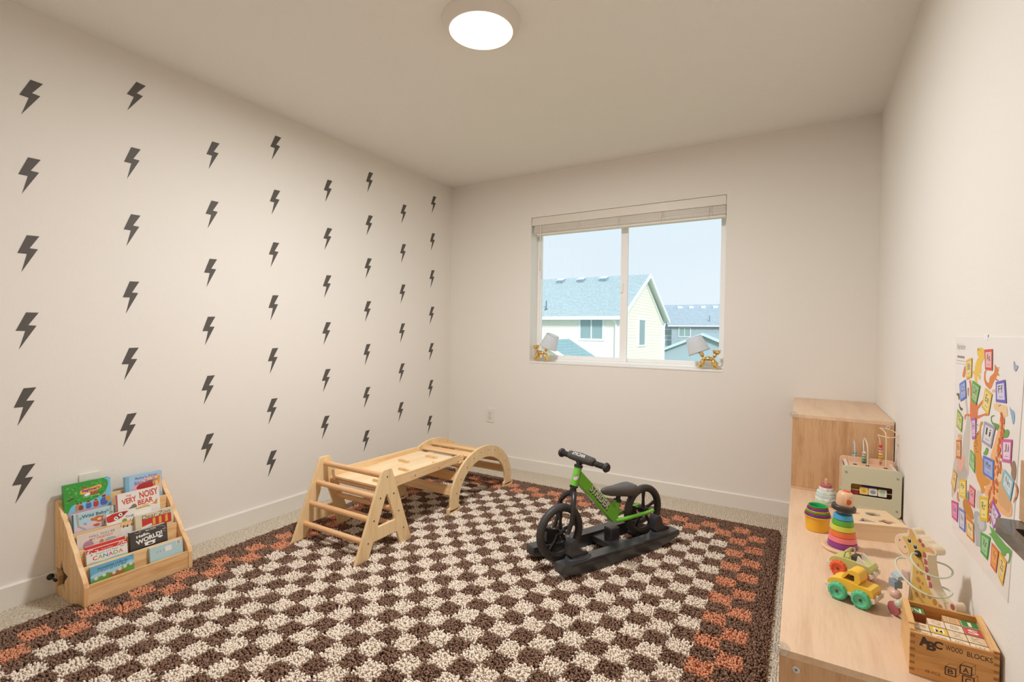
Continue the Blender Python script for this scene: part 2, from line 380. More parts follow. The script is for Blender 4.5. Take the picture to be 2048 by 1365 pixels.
# ------------------------------------------------------------------ outlets, door stop
def outlet(name, label, M, jumbo=True):
    t = thing(name, label, 'outlet'); t.matrix_world = M
    g = G().prism(rrect(-.038, -.058, .038, .058, .004), 0, .006, lambda u, v, w: (u, -w, v)); g.build('cover_plate', TRIM, t, bevel=.002)
    for z in (-.02, .02):
        s = G().prism(rrect(-.0165, z-.0145, .0165, z+.0145, .012), .006, .009, lambda u, v, w: (u, -w, v)).build('socket', mat('e6ddd0', .4), t)
        G().box(-.0075, -.0055, -.0095, -.0088, z-.002, z+.007).box(.0055, .0075, -.0095, -.0088, z-.002, z+.007).box(-.002, .002, -.0095, -.0088, z-.010, z-.006).build('slot', mat('3a3530'), s)
    G().lathe([(.003, 0), (.003, .0015)], 10, M=Matrix.Rotation(PI/2, 4, 'X'), c=(0, -.006, 0)).build('screw', STEEL, t)
outlet('wall_outlet', 'white duplex outlet on the window wall above the arch climber', Matrix.Translation((-2.306, YB, .424)))
outlet('wall_outlet', 'white outlet on the bolt wall partly behind the green book', Matrix.Translation((XL, .921, .430)) @ Matrix.Rotation(PI/2, 4, 'Z'))
ds = thing('door_stop', 'dark metal door stop on the baseboard left of the book rack', 'door stop', (XL+.013, .783, .078))
Mx = Matrix.Rotation(PI/2, 4, 'Y')
G().lathe([(.013, 0), (.013, .003), (.007, .008), (.0045, .010), (.0045, .058)], 20, M=Mx).build('rod', mat('35322f', .4, .6), ds, True)
G().lathe([(.0058, .050), (.0058, .062), (.004, .064)], 20, M=Mx).build('bumper_tip', mat('2c2a28', .7), ds, True)

# ------------------------------------------------------------------ rug
RX0, RX1, RY1, RY0 = -2.512, -.081, 3.202, .14
rug = thing('shag_rug', 'shag rug with brown and cream checks and an orange checked border', 'rug', ((RX0+RX1)/2, (RY0+RY1)/2, 0))
CX, CY = .0844, .0838; OX, OY = -.19+CX/2, 3.07+CY/2; NI, NJ = 27, 35
def cellcol(x, y):
    i = np.floor((OX-x)/CX).astype(int); j = np.floor((OY-y)/CY).astype(int)
    inside = (i >= 0) & (i < NI) & (j >= 0) & (j < NJ)
    ring = np.minimum(np.minimum(i, NI-1-i), np.minimum(j, NJ-1-j))
    c = np.zeros(x.shape, int); odd = ((i+j) % 2 == 1) & inside
    c[odd & (ring < 2)] = 1; c[odd & (ring >= 2)] = 2
    return c
def shag(c, dark):
    m = bpy.data.materials.new('yarn'); m.use_nodes = True; t = m.node_tree; b = t.nodes['Principled BSDF']; b.inputs['Roughness'].default_value = .9
    b.inputs['Specular IOR Level'].default_value = .15
    co = t.nodes.new('ShaderNodeTexCoord'); n = t.nodes.new('ShaderNodeTexNoise'); n.inputs['Scale'].default_value = 110; n.inputs['Detail'].default_value = 2
    cr = t.nodes.new('ShaderNodeValToRGB'); cr.color_ramp.elements[0].position = .33; cr.color_ramp.elements[0].color = (*lin(dark), 1)
    cr.color_ramp.elements[1].position = .66; cr.color_ramp.elements[1].color = (*lin(c), 1)
    t.links.new(co.outputs['Object'], n.inputs['Vector']); t.links.new(n.outputs['Fac'], cr.inputs[0]); t.links.new(cr.outputs[0], b.inputs['Base Color']); return m
YARN = [shag('a8856f', '6a4e3e'), shag('f6b08a', 'd88e6a'), shag('fff2e2', 'fbe4ca')]
cx0, cy0 = rug.location.x, rug.location.y
g = G(); xs = np.linspace(RX0, RX1, 2); 
nx, ny = 116, 146
gx = np.linspace(RX0+.004, RX1-.004, nx+1); gy = np.linspace(RY0+.004, RY1-.004, ny+1)
for j in range(ny+1):
    for i in range(nx+1): g.v.append((gx[i]-cx0, gy[j]-cy0, .009))
qx, qy = np.meshgrid((gx[:-1]+gx[1:])/2, (gy[:-1]+gy[1:])/2); cc = cellcol(qx, qy)
for j in range(ny):
    for i in range(nx):
        if qx[j, i] < -2.436 and .788 < qy[j, i] < 1.216: continue      # the rack stands here, the rug is pushed up against it
        a = j*(nx+1)+i; g.f.append((a, a+1, a+nx+2, a+nx+1)); g.m.append(int(cc[j, i]))
g.build('rug_backing', YARN, rug)
rng = np.random.default_rng(5)
def tufts(n, seed_mask=None):
    x = rng.uniform(RX0, RX1, n); y = rng.uniform(RY0, RY1, n)
    return x, y
sp = .0066
nxg, nyg = int((RX1-RX0)/sp), int((RY1-RY0)/sp)
X, Y = np.meshgrid(np.linspace(RX0+.002, RX1-.002, nxg), np.linspace(RY0+.002, RY1-.002, nyg)); X = X.ravel(); Y = Y.ravel()
X = X+rng.uniform(-.004, .004, X.size); Y = Y+rng.uniform(-.004, .004, Y.size)
fwd = -math.sin(yaw)*X + math.cos(yaw)*Y
keep = (fwd > 1.35) | (rng.uniform(0, 1, X.size) < .3)
# rounded corners
rc = .03
for sx_, sy_ in ((RX0, RY0), (RX0, RY1), (RX1, RY0), (RX1, RY1)):
    ccx = sx_+(rc if sx_ == RX0 else -rc); ccy = sy_+(rc if sy_ == RY0 else -rc)
    out = (np.sign(sx_-ccx)*(X-ccx) > 0) & (np.sign(sy_-ccy)*(Y-ccy) > 0) & (np.hypot(X-ccx, Y-ccy) > rc)
    keep &= ~out
keep &= ~((X < -2.434) & (Y > .794) & (Y < 1.211))
X = X[keep]; Y = Y[keep]; N = X.size
C = cellcol(X, Y)
H = .0215+rng.uniform(-.005, .004, N); ang = rng.uniform(0, 2*PI, N); lean = rng.uniform(0, .010, N)**1.0
edge = np.minimum(np.minimum(X-RX0, RX1-X), np.minimum(Y-RY0, RY1-Y)); H *= np.clip(.55+edge/.03, .55, 1)
dx, dy = np.cos(ang)*lean, np.sin(ang)*lean
r0 = .0022; r1 = .0044+rng.uniform(-.0007, .0007, N); ph = rng.uniform(0, 2*PI, N)
V = np.zeros((N, 9, 3)); 
for k in range(3):
    a = ph+2*PI*k/3
    V[:, k] = np.stack([X-cx0+r0*np.cos(a), Y-cy0+r0*np.sin(a), np.full(N, .008)], 1)
    V[:, 3+k] = np.stack([X-cx0+dx*.5+r1*np.cos(a+.6), Y-cy0+dy*.5+r1*np.sin(a+.6), .006+H*.62], 1)
    V[:, 6+k] = np.stack([X-cx0+dx+r1*.92*np.cos(a+1.3), Y-cy0+dy+r1*.92*np.sin(a+1.3), .008+H*.86+rng.uniform(-.0015, .0015, N)], 1)
quads = []
for lo, hi in ((0, 3), (3, 6)):
    for k in range(3): quads.append((lo+k, lo+(k+1) % 3, hi+(k+1) % 3, hi+k))
q = np.array(quads); tri = np.array([6, 7, 8])
bi = (np.arange(N)*9)[:, None]
loops = np.concatenate([(bi[:, :, None]+q[None]).reshape(N, 24), bi+tri[None]], 1).ravel()
tot = np.tile(np.array([4]*6+[3]), N); st = np.concatenate([[0], np.cumsum(tot)[:-1]])
me = bpy.data.meshes.new('pile'); me.vertices.add(N*9); me.vertices.foreach_set('co', V.ravel().astype('f'))
me.loops.add(loops.size); me.loops.foreach_set('vertex_index', loops.astype('i'))
me.polygons.add(tot.size); me.polygons.foreach_set('loop_start', st.astype('i')); me.polygons.foreach_set('loop_total', tot.astype('i'))
for m in YARN: me.materials.append(m)
me.polygons.foreach_set('material_index', np.repeat(C, 7).astype('i')); me.update(calc_edges=True)
pile = bpy.data.objects.new('rug_pile', me); COL.objects.link(pile); pile.parent = rug; pile['kind'] = 'stuff'

# ------------------------------------------------------------------ book rack
rk = thing('book_rack', 'small pine book rack with star cutouts standing against the bolt wall', 'book rack', (XL, 1.0025, 0))
kx = lambda x: x-XL
prof = [(kx(-2.742), 0), (kx(-2.440), 0), (kx(-2.440), .098), (kx(-2.447), .116)] + \
       [(kx(-2.447-.255*t)+.004*math.sin(t*20), .116+.272*t) for t in [i/14 for i in range(1, 14)]] + [(kx(-2.706), .392), (kx(-2.718), .398), (kx(-2.742), .398)]
sh = star(kx(-2.668), .088, .070, .034, .05)
for y0 in (.800, 1.187):
    G().prism(prof, y0-1.0025, y0+.018-1.0025, lambda u, v, w: (u, w, v), [sh]).build('side_panel', RACKZ, rk, bevel=.0015)
tops = [(-2.444-.0505*k, .103+.0572*k) for k in range(6)]
for k, (x, z) in enumerate(tops):
    z0 = .012 if k == 0 else z-.105
    x1 = kx(x); lean = 0 if k == 0 else .02
    g = G().prism([(x1-.012+lean*.6, max(z0, .02)), (x1+lean*.6, max(z0, .02)), (x1, z), (x1-.012, z)], -.1845, .1845, lambda u, v, w: (u, w, v))
    o = g.build('front_rail' if k == 0 else ('back_rail' if k == 5 else 'divider'), RACKY, rk, bevel=.001)
G().box(kx(-2.74), kx(-2.446), -.1845, .1845, .012, .022).build('bottom_panel', RACKY, rk)
for k in range(1, 6):
    x, z = tops[k]; zf = .030+.0545*(k-1)
    if k > 1: G().box(kx(x)+.002, kx(tops[k-1][0])-.012, -.1845, .1845, zf-.008, zf).build('shelf', RACKY, rk)
for x, z in ((-2.70, .33), (-2.62, .25), (-2.66, .25), (-2.56, .16), (-2.52, .06), (-2.71, .2)):
    G().lathe([(.0022, 0), (.0022, .0006)], 8, M=Matrix.Rotation(PI/2, 4, 'X'), c=(kx(x), .7999-1.0025, z)).build('nail', mat('8a6f50'), rk)

BOOKG = 'picture books in the pine rack'
def book(label, k, y0, w, ztop, t, cover, pages='efe6d8', hard=False, lean=.13, xoff=0., art=None, vis=.5):
    x = tops[k-1][0]-.0125 - xoff      # just behind the board in front of the slot
    zf = .030+.0545*(k-1) if k > 1 else .0225
    h = (ztop-zf)/math.cos(lean)
    T = thing('picture_book', label, 'book', (x-t-.003, y0, zf+.0005), (0, -lean, 0), BOOKG)
    F = lambda u, v, d: (t+d, u, v)
    cm = mat(cover, .35)
    if hard:
        c = .0022
        G().box(t-c, t, 0, w, 0, h).box(0, c, 0, w, 0, h).box(c, t-c, 0, c, 0, h).build('cover', cm, T, bevel=.0008)
        G().box(c, t-c, c, w-.003, .003, h-.003).build('page_block', mat(pages, .8), T)
    else:
        g = G().prism(rrect(0, 0, w, h, .006, 4), t-.0012, t, F0, ) if False else G().prism([(0, 0), (w-.006, 0), (w, .006), (w, h-.006), (w-.006, h), (0, h)], t-.0012, t, lambda u, v, d: (d, u, v))
        g.box(0, t-.0012, 0, .0008, 0, h); g.build('cover', cm, T)
        G().prism([(.0008, .0003), (w-.006, .0003), (w-.0004, .006), (w-.0004, h-.006), (w-.006, h-.0003), (.0008, h-.0003)], 0, t-.0012, lambda u, v, d: (d, u, v)).build('page_block', mat(pages, .7), T)
    a = Art(lambda u, v, d: (t+d, u, v+h*(1-vis))); art(a, w, h*vis); a.done('cover_print', T)
    return T
def P(w, h, pts): return [(a*w, b*h) for a, b in pts]

def a_beg(a, w, h):
    a.poly('7cc4e6', P(w, h, [(.0, 0), (1, 0), (1, 1), (0, 1)]))
    a.poly('c9a7b4', P(w, h, [(.0, 0), (1, 0), (1, .12), (.5, .2), (0, .14)]))
    rr = random.Random(3)
    a.poly('3f9b3c', smoothpoly(P(w, h, [(0, 1), (0, 1), (0, .1), (0, .1), (.07, .15), (.14, .36), (.3, .42), (.5, .38), (.62, .42), (.8, .5), (.92, .66), (.96, .9), (.86, 1), (.86, 1)]), 2))
    for i in range(60):
        x, y = rr.uniform(.04, .88), rr.uniform(.46, .96)
        a.poly(rr.choice(['55b24a', '2f8a33', '66c058', '48a842']), ell(x*w, y*h, .035*w, .022*h, rr.uniform(0, 3), 8), adv=(i % 8 == 0))
    for x, y in ((.2, .82), (.16, .62), (.42, .6), (.62, .9), (.78, .88), (.66, .66), (.9, .8), (.13, .7)): a.poly('c8392f', ell(x*w, y*h, .014*w, .012*h, 0, 8), False)
    a.w += a.st; a.poly('5a3d28', P(w, h, [(.02, .5), (.2, .56), (.22, .59), (.1, .57)]))
    for x, c, s in ((.27, 'c8875a', 1), (.34, '8a4a35', .9), (.5, '4a6fb5', 1.05), (.66, 'b8404a', 1.05), (.84, '5267b0', 1.5)):
        a.poly(c, smoothpoly(P(w, h, [(x-.06*s, .18), (x+.06*s, .18), (x+.05*s, .36*min(s, 1.15)), (x-.05*s, .36*min(s, 1.15))]), 1))
        a.poly('c98a63', ell(x*w, (.37 if s < 1.2 else .47)*h, .035*s*w, .035*s*h)); a.poly('6b3f2a', ell(x*w, (.395 if s < 1.2 else .455)*h, .03*s*w, .02*s*h))
    a.poly('d99a3a', ell(.93*w, .36*h, .055*w, .09*h))
    a.poly('f0b458', smoothpoly(P(w, h, [(.32, .62), (.34, .80), (.55, .80), (.80, .86), (.80, .72), (.6, .66)]), 1))
    a.text('a8391f', 'The', .42*w, .83*h, .12*w, .08*h, .05, .02).text('6b2f86', "Beginner's", .565*w, .74*h, .38*w, .12*h, .06, .03)
    a.text('c0421f', 'Bible', .64*w, .63*h, .18*w, .11*h, .04, .03).poly('f2f2f2', smoothpoly(P(w, h, [(.4, .60), (.5, .67), (.56, .62), (.52, .57), (.44, .56)]), 1))
    a.text('f5f5e8', "Timeless Children's Stories", .57*w, .545*h, .36*w, .03*h)
def a_baby(a, w, h):
    a.poly('a9cbe0', P(w, h, [(0, 0), (1, 0), (1, 1), (0, 1)])); a.poly('7fb3cf', P(w, h, [(0, 0), (.1, 0), (.1, 1), (0, 1)]))
    for r, c in ((1.0, 'e9b0c5'), (.86, 'f1d08f'), (.72, 'c9b3dc'), (.58, 'efc7a4')):
        a.poly(c, [(w*(.98), 0)]+[(w*(.95-r*.78*math.cos(t)), h*(.35+r*.5*math.sin(t))) for t in [PI/2*i/10 for i in range(11)]]+[(w*.98, h*.5)])
    a.poly('b8342a', smoothpoly(P(w, h, [(.28, .45), (.4, .58), (.75, .66), (.8, .6), (.8, .3), (.3, .3)]), 1))
    for x in (.76, .9): a.poly('e2a83a', smoothpoly(P(w, h, [(x-.03, .4), (x-.02, .72), (x-.06, .76), (x+.02, .8), (x+.05, .74), (x+.02, .4)]), 1))
    a.text('6f6aa5', "Baby's First", .56*w, .84*h, .60*w, .16*h, .03, .015).text('6f6aa5', 'Bible Stories', .56*w, .63*h, .64*w, .16*h, .03, .015)
def a_wild(a, w, h):
    a.poly('b5d3dc', P(w, h, [(0, 0), (1, 0), (1, 1), (0, 1)])); a.poly('dcc9d2', P(w, h, [(0, 0), (1, 0), (1, .3), (.5, .42), (0, .3)])); a.poly('4a5560', P(w, h, [(0, 0), (.04, 0), (.04, 1), (0, 1)]))
    a.poly('b3aa9e', thick(P(w, h, [(.12, 1), (.13, .6), (.14, .3), (.3, .05)]), .05*w)).poly('a9b0a8', thick(P(w, h, [(.93, 1), (.9, .5), (.92, .1)]), .05*w))
    for x, y in ((.3, .35), (.2, .7), (.85, .8), (.82, .5), (.95, .65)):
        for t in range(7): a.poly('5f9478', thick([(x*w, y*h), (x*w+.07*w*math.cos(t*.9), y*h+.07*w*math.sin(t*.9))], [.012*w, .002*w]), t == 0)
    a.poly('cf6f38', smoothpoly(P(w, h, [(.42, .45), (.55, .38), (.62, .25), (.72, .3), (.73, .5), (.78, .62), (.7, .58), (.6, .66), (.5, .55), (.44, .6)]), 1)).poly('f0cdb0', ell(.64*w, .45*h, .05*w, .07*h))
    a.poly('c4622f', smoothpoly(P(w, h, [(.45, .2), (.55, .05), (.66, .1), (.62, .24)]), 1)).poly('d27a48', smoothpoly(P(w, h, [(.72, .15), (.8, .4), (.95, .5), (.97, .2), (.85, .08)]), 1)).poly('e8c2ac', ell(.83*w, .25*h, .06*w, .09*h))
    for s_ in (-1, 1): a.poly('222222', ell((.64+.02*s_)*w, .46*h, .006*w), s_ == -1)
    a.text('2f5a55', 'Wild Baby', .53*w, .74*h, .60*w, .23*h, 0, .02)
def a_noisy(a, w, h):
    a.poly('eee6dc', P(w, h, [(0, 0), (1, 0), (1, 1), (0, 1)])); a.poly('b5585a', P(w, h, [(0, 0), (.035, 0), (.035, 1), (0, 1)]))
    a.text('cf4a2d', 'THE', .28*w, .84*h, .12*w, .09*h, .0, .02).text('cf4a2d', 'VERY', .29*w, .62*h, .33*w, .26*h, .1, .03).text('cf4a2d', 'NOISY', .745*w, .76*h, .44*w, .32*h, .06, .03)
    a.text('cf4a2d', 'BEAR', .66*w, .42*h, .36*w, .24*h, .05, .03)
    a.poly('8a7363', smoothpoly(P(w, h, [(.12, 0), (.22, .2), (.3, .28), (.38, .44), (.46, .36), (.44, .1), (.4, 0)]), 1)).poly('d9963c', smoothpoly(P(w, h, [(.76, .2), (.86, .26), (.95, .46), (.93, .12), (.86, .2)]), 1))
    a.poly('d08a3a', P(w, h, [(.5, .2), (.72, .24), (.72, .27), (.5, .23)]))
def a_col(a, w, h):
    a.poly('ece7df', P(w, h, [(0, 0), (1, 0), (1, 1), (0, 1)]))
    a.poly('c8392c', smoothpoly(P(w, h, [(0, .99), (0, .62), (.1, .6), (.3, .68), (.42, .86), (.5, .99)]), 1)); a.poly('1f1a18', smoothpoly(P(w, h, [(.14, .74), (.3, .76), (.42, .93), (.3, .9)]), 1))
    for x, y in ((.2, .74), (.3, .86)): a.poly('f5f2ec', ell(x*w, y*h, .045*w)).poly('111111', ell(x*w, y*h, .018*w))
    a.poly('d2a82c', smoothpoly(P(w, h, [(.62, .98), (.66, .9), (.85, .93), (.99, .9), (.98, .99), (.8, .995)]), 1))
    a.text('4a4642', 'THE', .5*w, .68*h, .2*w, .1*h, 0, .01).poly('8a9a35', ell(.38*w, .52*h, .055*w)).text('4468a8', 'L', .53*w, .48*h, .06*w, .12*h, 0, .01).poly('c98a2a', ell(.65*w, .54*h, .045*w))
    a.poly('4f93ad', smoothpoly(P(w, h, [(.2, .38), (.3, .38), (.3, .26), (.2, .24)]), 2)).text('2c2a28', 'N CO', .55*w, .24*h, .42*w, .12*h, 0, .015)
def a_zoo(a, w, h):
    a.poly('dccfae', P(w, h, [(0, 0), (1, 0), (1, 1), (0, 1)])); a.poly('c8372f', P(w, h, [(.16, .1), (.93, .1), (.93, .68), (.16, .68)]))
    for x in (.47, .63, .8): a.poly('dcb53c', P(w, h, [(x-.035, .2), (x+.035, .2), (x+.035, .63), (x-.03, .6)]))
    a.poly('efe6d6', P(w, h, [(.14, .1), (.14, .24), (.4, .34), (.42, .2)]))
    a.text('4a4038', 'Dear Zoo', .54*w, .81*h, .74*w, .24*h, .02, .0, .1)
def a_will(a, w, h):
    a.poly('e3d3c4', P(w, h, [(0, 0), (1, 0), (1, 1), (0, 1)])); a.text('6f6a62', 'WILL YOU BE', .56*w, .74*h, .60*w, .14*h, .02, .005).text('c0543c', 'MY FRIEND?', .54*w, .55*h, .54*w, .14*h, .02, .005)
    a.poly('b58aa0', ell(.24*w, .26*h, .12*w)).poly('c98862', smoothpoly(P(w, h, [(.46, .05), (.5, .34), (.55, .44), (.6, .3), (.56, .05)]), 1)).poly('a9b0b2', smoothpoly(P(w, h, [(.6, .15), (.64, .4), (.85, .38), (.9, .2), (.75, .24), (.7, .1)]), 1))
def a_hello(a, w, h):
    a.poly('4a4440', P(w, h, [(0, 0), (1, 0), (1, 1), (0, 1)]))
    a.poly('e9e2d6', thick(smoothpoly(P(w, h, [(.12, .92), (.22, .84), (.3, .9), (.2, .96), (.5, .97), (.85, .95), (.97, .75), (.9, .66), (.85, .72), (.97, .68)]), 2, False), .006*w))
    a.text('efe8dc', 'Mini POPs', .55*w, .88*h, .28*w, .08*h, .03, .02).text('f4efe6', 'Hello,', .34*w, .66*h, .36*w, .19*h, .12, .04).text('f4efe6', 'WORLD!', .5*w, .42*h, .72*w, .27*h, .16, .04)
    a.poly('f4efe6', smoothpoly(P(w, h, [(.36, 0), (.38, .12), (.34, .2), (.42, .22), (.58, .22), (.68, .24), (.64, .14), (.66, 0)]), 1))
    a.poly('4a4440', ell(.52*w, .08*h, .07*w, .05*h))
    for t in range(4): a.poly('f4efe6', ell((.8+.04*math.cos(t*1.57))*w, (.3+.04*math.sin(t*1.57))*h, .035*w, .035*h, 0, 12), t == 0)
    a.text('f4efe6', 'a pop', .9*w, .55*h, .1*w, .04*h)
def a_can(a, w, h):
    a.poly('ece5dc', P(w, h, [(0, 0), (1, 0), (1, 1), (0, 1)])); a.poly('d23c32', P(w, h, [(0, .76), (1, .76), (1, 1), (0, 1)])); rr = random.Random(2)
    for i in range(34):
        x = rr.choice([rr.uniform(.03, .28), rr.uniform(.72, .98)]); a.poly('f6efe8', ell(x*w, rr.uniform(.78, .98)*h, .016*w, .013*w, 0, 8), i == 0)
    a.text('f4dcd4', 'First Steps', .5*w, .84*h, .28*w, .08*h, 0, .01).text('6a625a', 'Touch and Feel', .48*w, .64*h, .54*w, .11*h)
    for i, (c, l) in enumerate(zip(['cc4038', '9aae3c', '4f8fc0', 'd0577a', '7fae6a', 'd9744a'], 'CANADA')): a.text(c, l, (.2+.125*i)*w, .40*h, .115*w, .25*h, 0, .02)
    a.poly('8a5a30', star(.12*w, .64*h, .03*w)).poly('3a3632', smoothpoly(P(w, h, [(.78, .7), (.86, .68), (.95, .7), (.86, .64)]), 1)).poly('a9cdb8', P(w, h, [(0, 0), (1, 0), (1, .12), (.7, .18), (.4, .12), (.1, .18), (0, .12)]))
def a_some(a, w, h):
    a.poly('6fb0cf', P(w, h, [(0, 0), (1, 0), (1, 1), (0, 1)])); a.poly('a8d3e4', smoothpoly(P(w, h, [(0, .5), (.3, .62), (.7, .6), (1, .75), (1, .3), (0, .3)]), 1)); a.poly('6fa03c', smoothpoly(P(w, h, [(0, 0), (0, .22), (.2, .3), (.35, .42), (.5, .3), (.75, .45), (1, .55), (1, 0)]), 1))
    a.poly('b06a3a', smoothpoly(P(w, h, [(.35, .15), (.5, .3), (.72, .3), (.8, .15), (.6, .05)]), 1)).poly('86b84a', smoothpoly(P(w, h, [(.6, .3), (.7, .5), (.85, .46), (.8, .3)]), 1))
    for x, y in ((.12, .26), (.3, .32), (.52, .26), (.66, .36), (.78, .42), (.92, .46)):
        for t in range(8): a.poly('f4f2ea', ell(x*w+.028*w*math.cos(t*.785), y*h+.028*w*math.sin(t*.785), .018*w, .009*w, t*.785, 8), t == 0)
        a.poly('e8b23c', ell(x*w, y*h, .013*w))
    a.text('2c3a44', 'Sometimes I Like to', .5*w, .80*h, .68*w, .15*h, .02, .0, .15).text('2c3a44', 'Curl up in a Ball', .52*w, .60*h, .58*w, .14*h, .02, .0, .15); a.poly('a5532e', smoothpoly(P(w, h, [(.9, .9), (.94, .96), (.97, .9)]), 1))
def a_blue(a, w, h):
    a.poly('b7d5d6', P(w, h, [(0, 0), (1, 0), (1, 1), (0, 1)])); a.poly('e3ede8', rrect(.45*w, .5*h, .66*w, .83*h, .005)).poly('f2ebe4', rrect(.47*w, .51*h, .64*w, .81*h, .004)); a.poly('f0ece4', P(w, h, [(.8, .72), (.94, .72), (.94, .97), (.8, .97)]))
    for i in range(14): a.poly('3a3a3a', P(w, h, [(.82, .74+i*.0155), (.92, .74+i*.0155), (.92, .747+i*.0155), (.82, .747+i*.0155)]), i == 0)
    a.text('c8604e', 'baby', .22*w, .62*h, .05*w, .12*h, 1.57).text('c8604e', 'words', .3*w, .62*h, .05*w, .12*h, 1.57).poly('2c2c2c', ell(.42*w, .62*h, .012*w))
book('green hardback picture book with tree cover, tall at back left of rack', 5, .812, .163, .463, .024, '3f9b3c', hard=True, vis=.66, art=a_beg, lean=.1)
book('pale blue padded book with purple title at back right of rack', 5, 1.030, .150, .447, .022, '9fc4d8', 'e9eef0', hard=True, art=a_baby, lean=.08)
book('light blue board book with fluffy orange animal, left of fourth tier', 4, .822, .146, .346, .018, 'b5d3dc', art=a_wild)
book('white board book with big red title and grey bear, right of fourth tier', 4, .978, .172, .387, .012, 'eee6dc', art=a_noisy)
book('white board book with red creature and coloured dots, middle of third tier', 3, .932, .170, .318, .012, 'ece7df', xoff=.018, art=a_col)
book('beige board book with red crate on cover, right of third tier', 3, 1.030, .156, .286, .014, 'dccfae', art=a_zoo)
book('cream picture book with mauve circle, left of third tier', 3, .822, .152, .270, .010, 'e3d3c4', art=a_will)
book('black board book with white hand lettering, middle of second tier', 2, .990, .146, .234, .020, '3a3531', 'd9d0c4', art=a_hello)
book('white board book with red spotted top band, left of second tier', 2, .836, .143, .214, .014, 'ece5dc', art=a_can)
book('red topped board book standing behind the spotted band book', 2, .838, .140, .224, .010, 'd23c32', art=lambda a, w, h: a.poly('d23c32', P(w, h, [(0, .8), (1, .8), (1, 1), (0, 1)])), xoff=.0175)
book('blue and green board book with daisies in the front tier', 1, .832, .152, .160, .010, '6fb0cf', art=a_some)
book('pale blue board book showing its back cover in the front tier', 1, 1.044, .134, .158, .014, 'b7d5d6', art=a_blue)

# ------------------------------------------------------------------ climbing triangle
CL_PAN = wood('f0d2a2', 'e4bd85', 'z', 1.3, .45, 18)
tr = thing('climbing_triangle', 'wooden climbing triangle with round rungs left end of climbing set', 'climbing frame', (-2.04, 1.80, .018))
def TL(x, y, z): return (x+2.04, y-1.80, z-.018)
A_out = [(1.604, .02), (1.688, .02), (1.722, .098), (1.884, .098), (1.914, .02), (1.998, .02), (1.848, .432), (1.840, .440), (1.784, .440), (1.776, .432)]
A_hole = smoothpoly([(1.809, .318), (1.750, .166), (1.868, .166)], 0)
A_hole = [(1.806, .312), (1.814, .312), (1.868, .175), (1.864, .165), (1.754, .165), (1.750, .175)]
for x0, x1 in ((-1.812, -1.797), (-2.285, -2.270)):
    s = G().prism(A_out, x0, x1, lambda u, v, w: TL(w, u, v), [A_hole]).build('side_panel', CL_PAN, tr, bevel=.003)
    for y, z in ((1.812, .402), (1.765, .305), (1.723, .204), (1.687, .104), (1.858, .305), (1.895, .204), (1.933, .103)):
        xs_ = x1 if x1 > -2 else x0
        G().lathe([(.0045, 0), (.0045, .0012), (.001, .0014)], 10, M=Matrix.Rotation(PI/2 if x1 > -2 else -PI/2, 4, 'Y'), c=TL(xs_, y, z)).build('screw', SCREW, s)
for y, z in ((1.812, .402), (1.765, .305), (1.723, .204), (1.687, .104), (1.858, .305), (1.895, .204), (1.933, .103)):
    G().tube([TL(-2.271, y, z), TL(-1.811, y, z)], .0145, 16).build('rung', wood('e8b988', 'd59c64', 'x', 1.6, .5), tr, True)

# climbing board resting between triangle and arch
bd = thing('climbing_board', 'pine climbing board with raised sides and wavy wooden holds bridging triangle and arch', 'climbing board', (-2.035, 2.17, .31))
def BLc(x, y, z): return (x+2.035, y-2.17, z-.31)
R_side = [(1.828, .313), (1.846, .300), (1.862, .313), (2.49, .318), (2.505, .330), (2.522, .320), (2.535, .330), (2.535, .352), (2.524, .358), (2.518, .350), (2.508, .350), (2.502, .361), (1.850, .370), (1.842, .362), (1.832, .362), (1.826, .370), (1.819, .362)]
for x0, x1 in ((-2.228, -2.214), (-1.861, -1.847)):
    s = G().prism(R_side, x0, x1, lambda u, v, w: BLc(w, u, v)).build('side_rail', PINE, bd, bevel=.002)
    if x1 > -2:
        for y, z in ((2.078, .336), (2.287, .330), (2.475, .325)): G().lathe([(.004, 0), (.004, .001)], 10, M=Matrix.Rotation(PI/2, 4, 'Y'), c=BLc(x1, y, z)).build('screw', SCREW, s)
G().prism([(1.832, .323), (2.525, .322), (2.525, .334), (1.832, .334)], -2.214, -1.861, lambda u, v, w: BLc(w, u, v)).build('deck', wood('f3d9b0', 'ebc795', 'y', 1.2, .5), bd, bevel=.001)
def hold(x, y, L=.085, rot=0):
    c, s = math.cos(rot), math.sin(rot)
    top = [(-.5+i/12, .014+.004*math.sin(i/12*2*PI)) for i in range(13)]; bot = [(-.5+i/12, -.004-.0*i) for i in range(12, -1, -1)]
    pl = [(a*L, b) for a, b in top+bot]
    G().prism(pl, .334, .349, lambda u, v, w: BLc(x+u*c-v*s, y+u*s+v*c, w)).build('hold', PINE, bd, bevel=.0015)
hold(-2.07, 1.96, .075); hold(-1.955, 2.11, .10); hold(-2.10, 2.25, .08); hold(-2.02, 2.42, .085, .05); hold(-1.93, 1.875, .07); hold(-1.90, 2.32, .05)

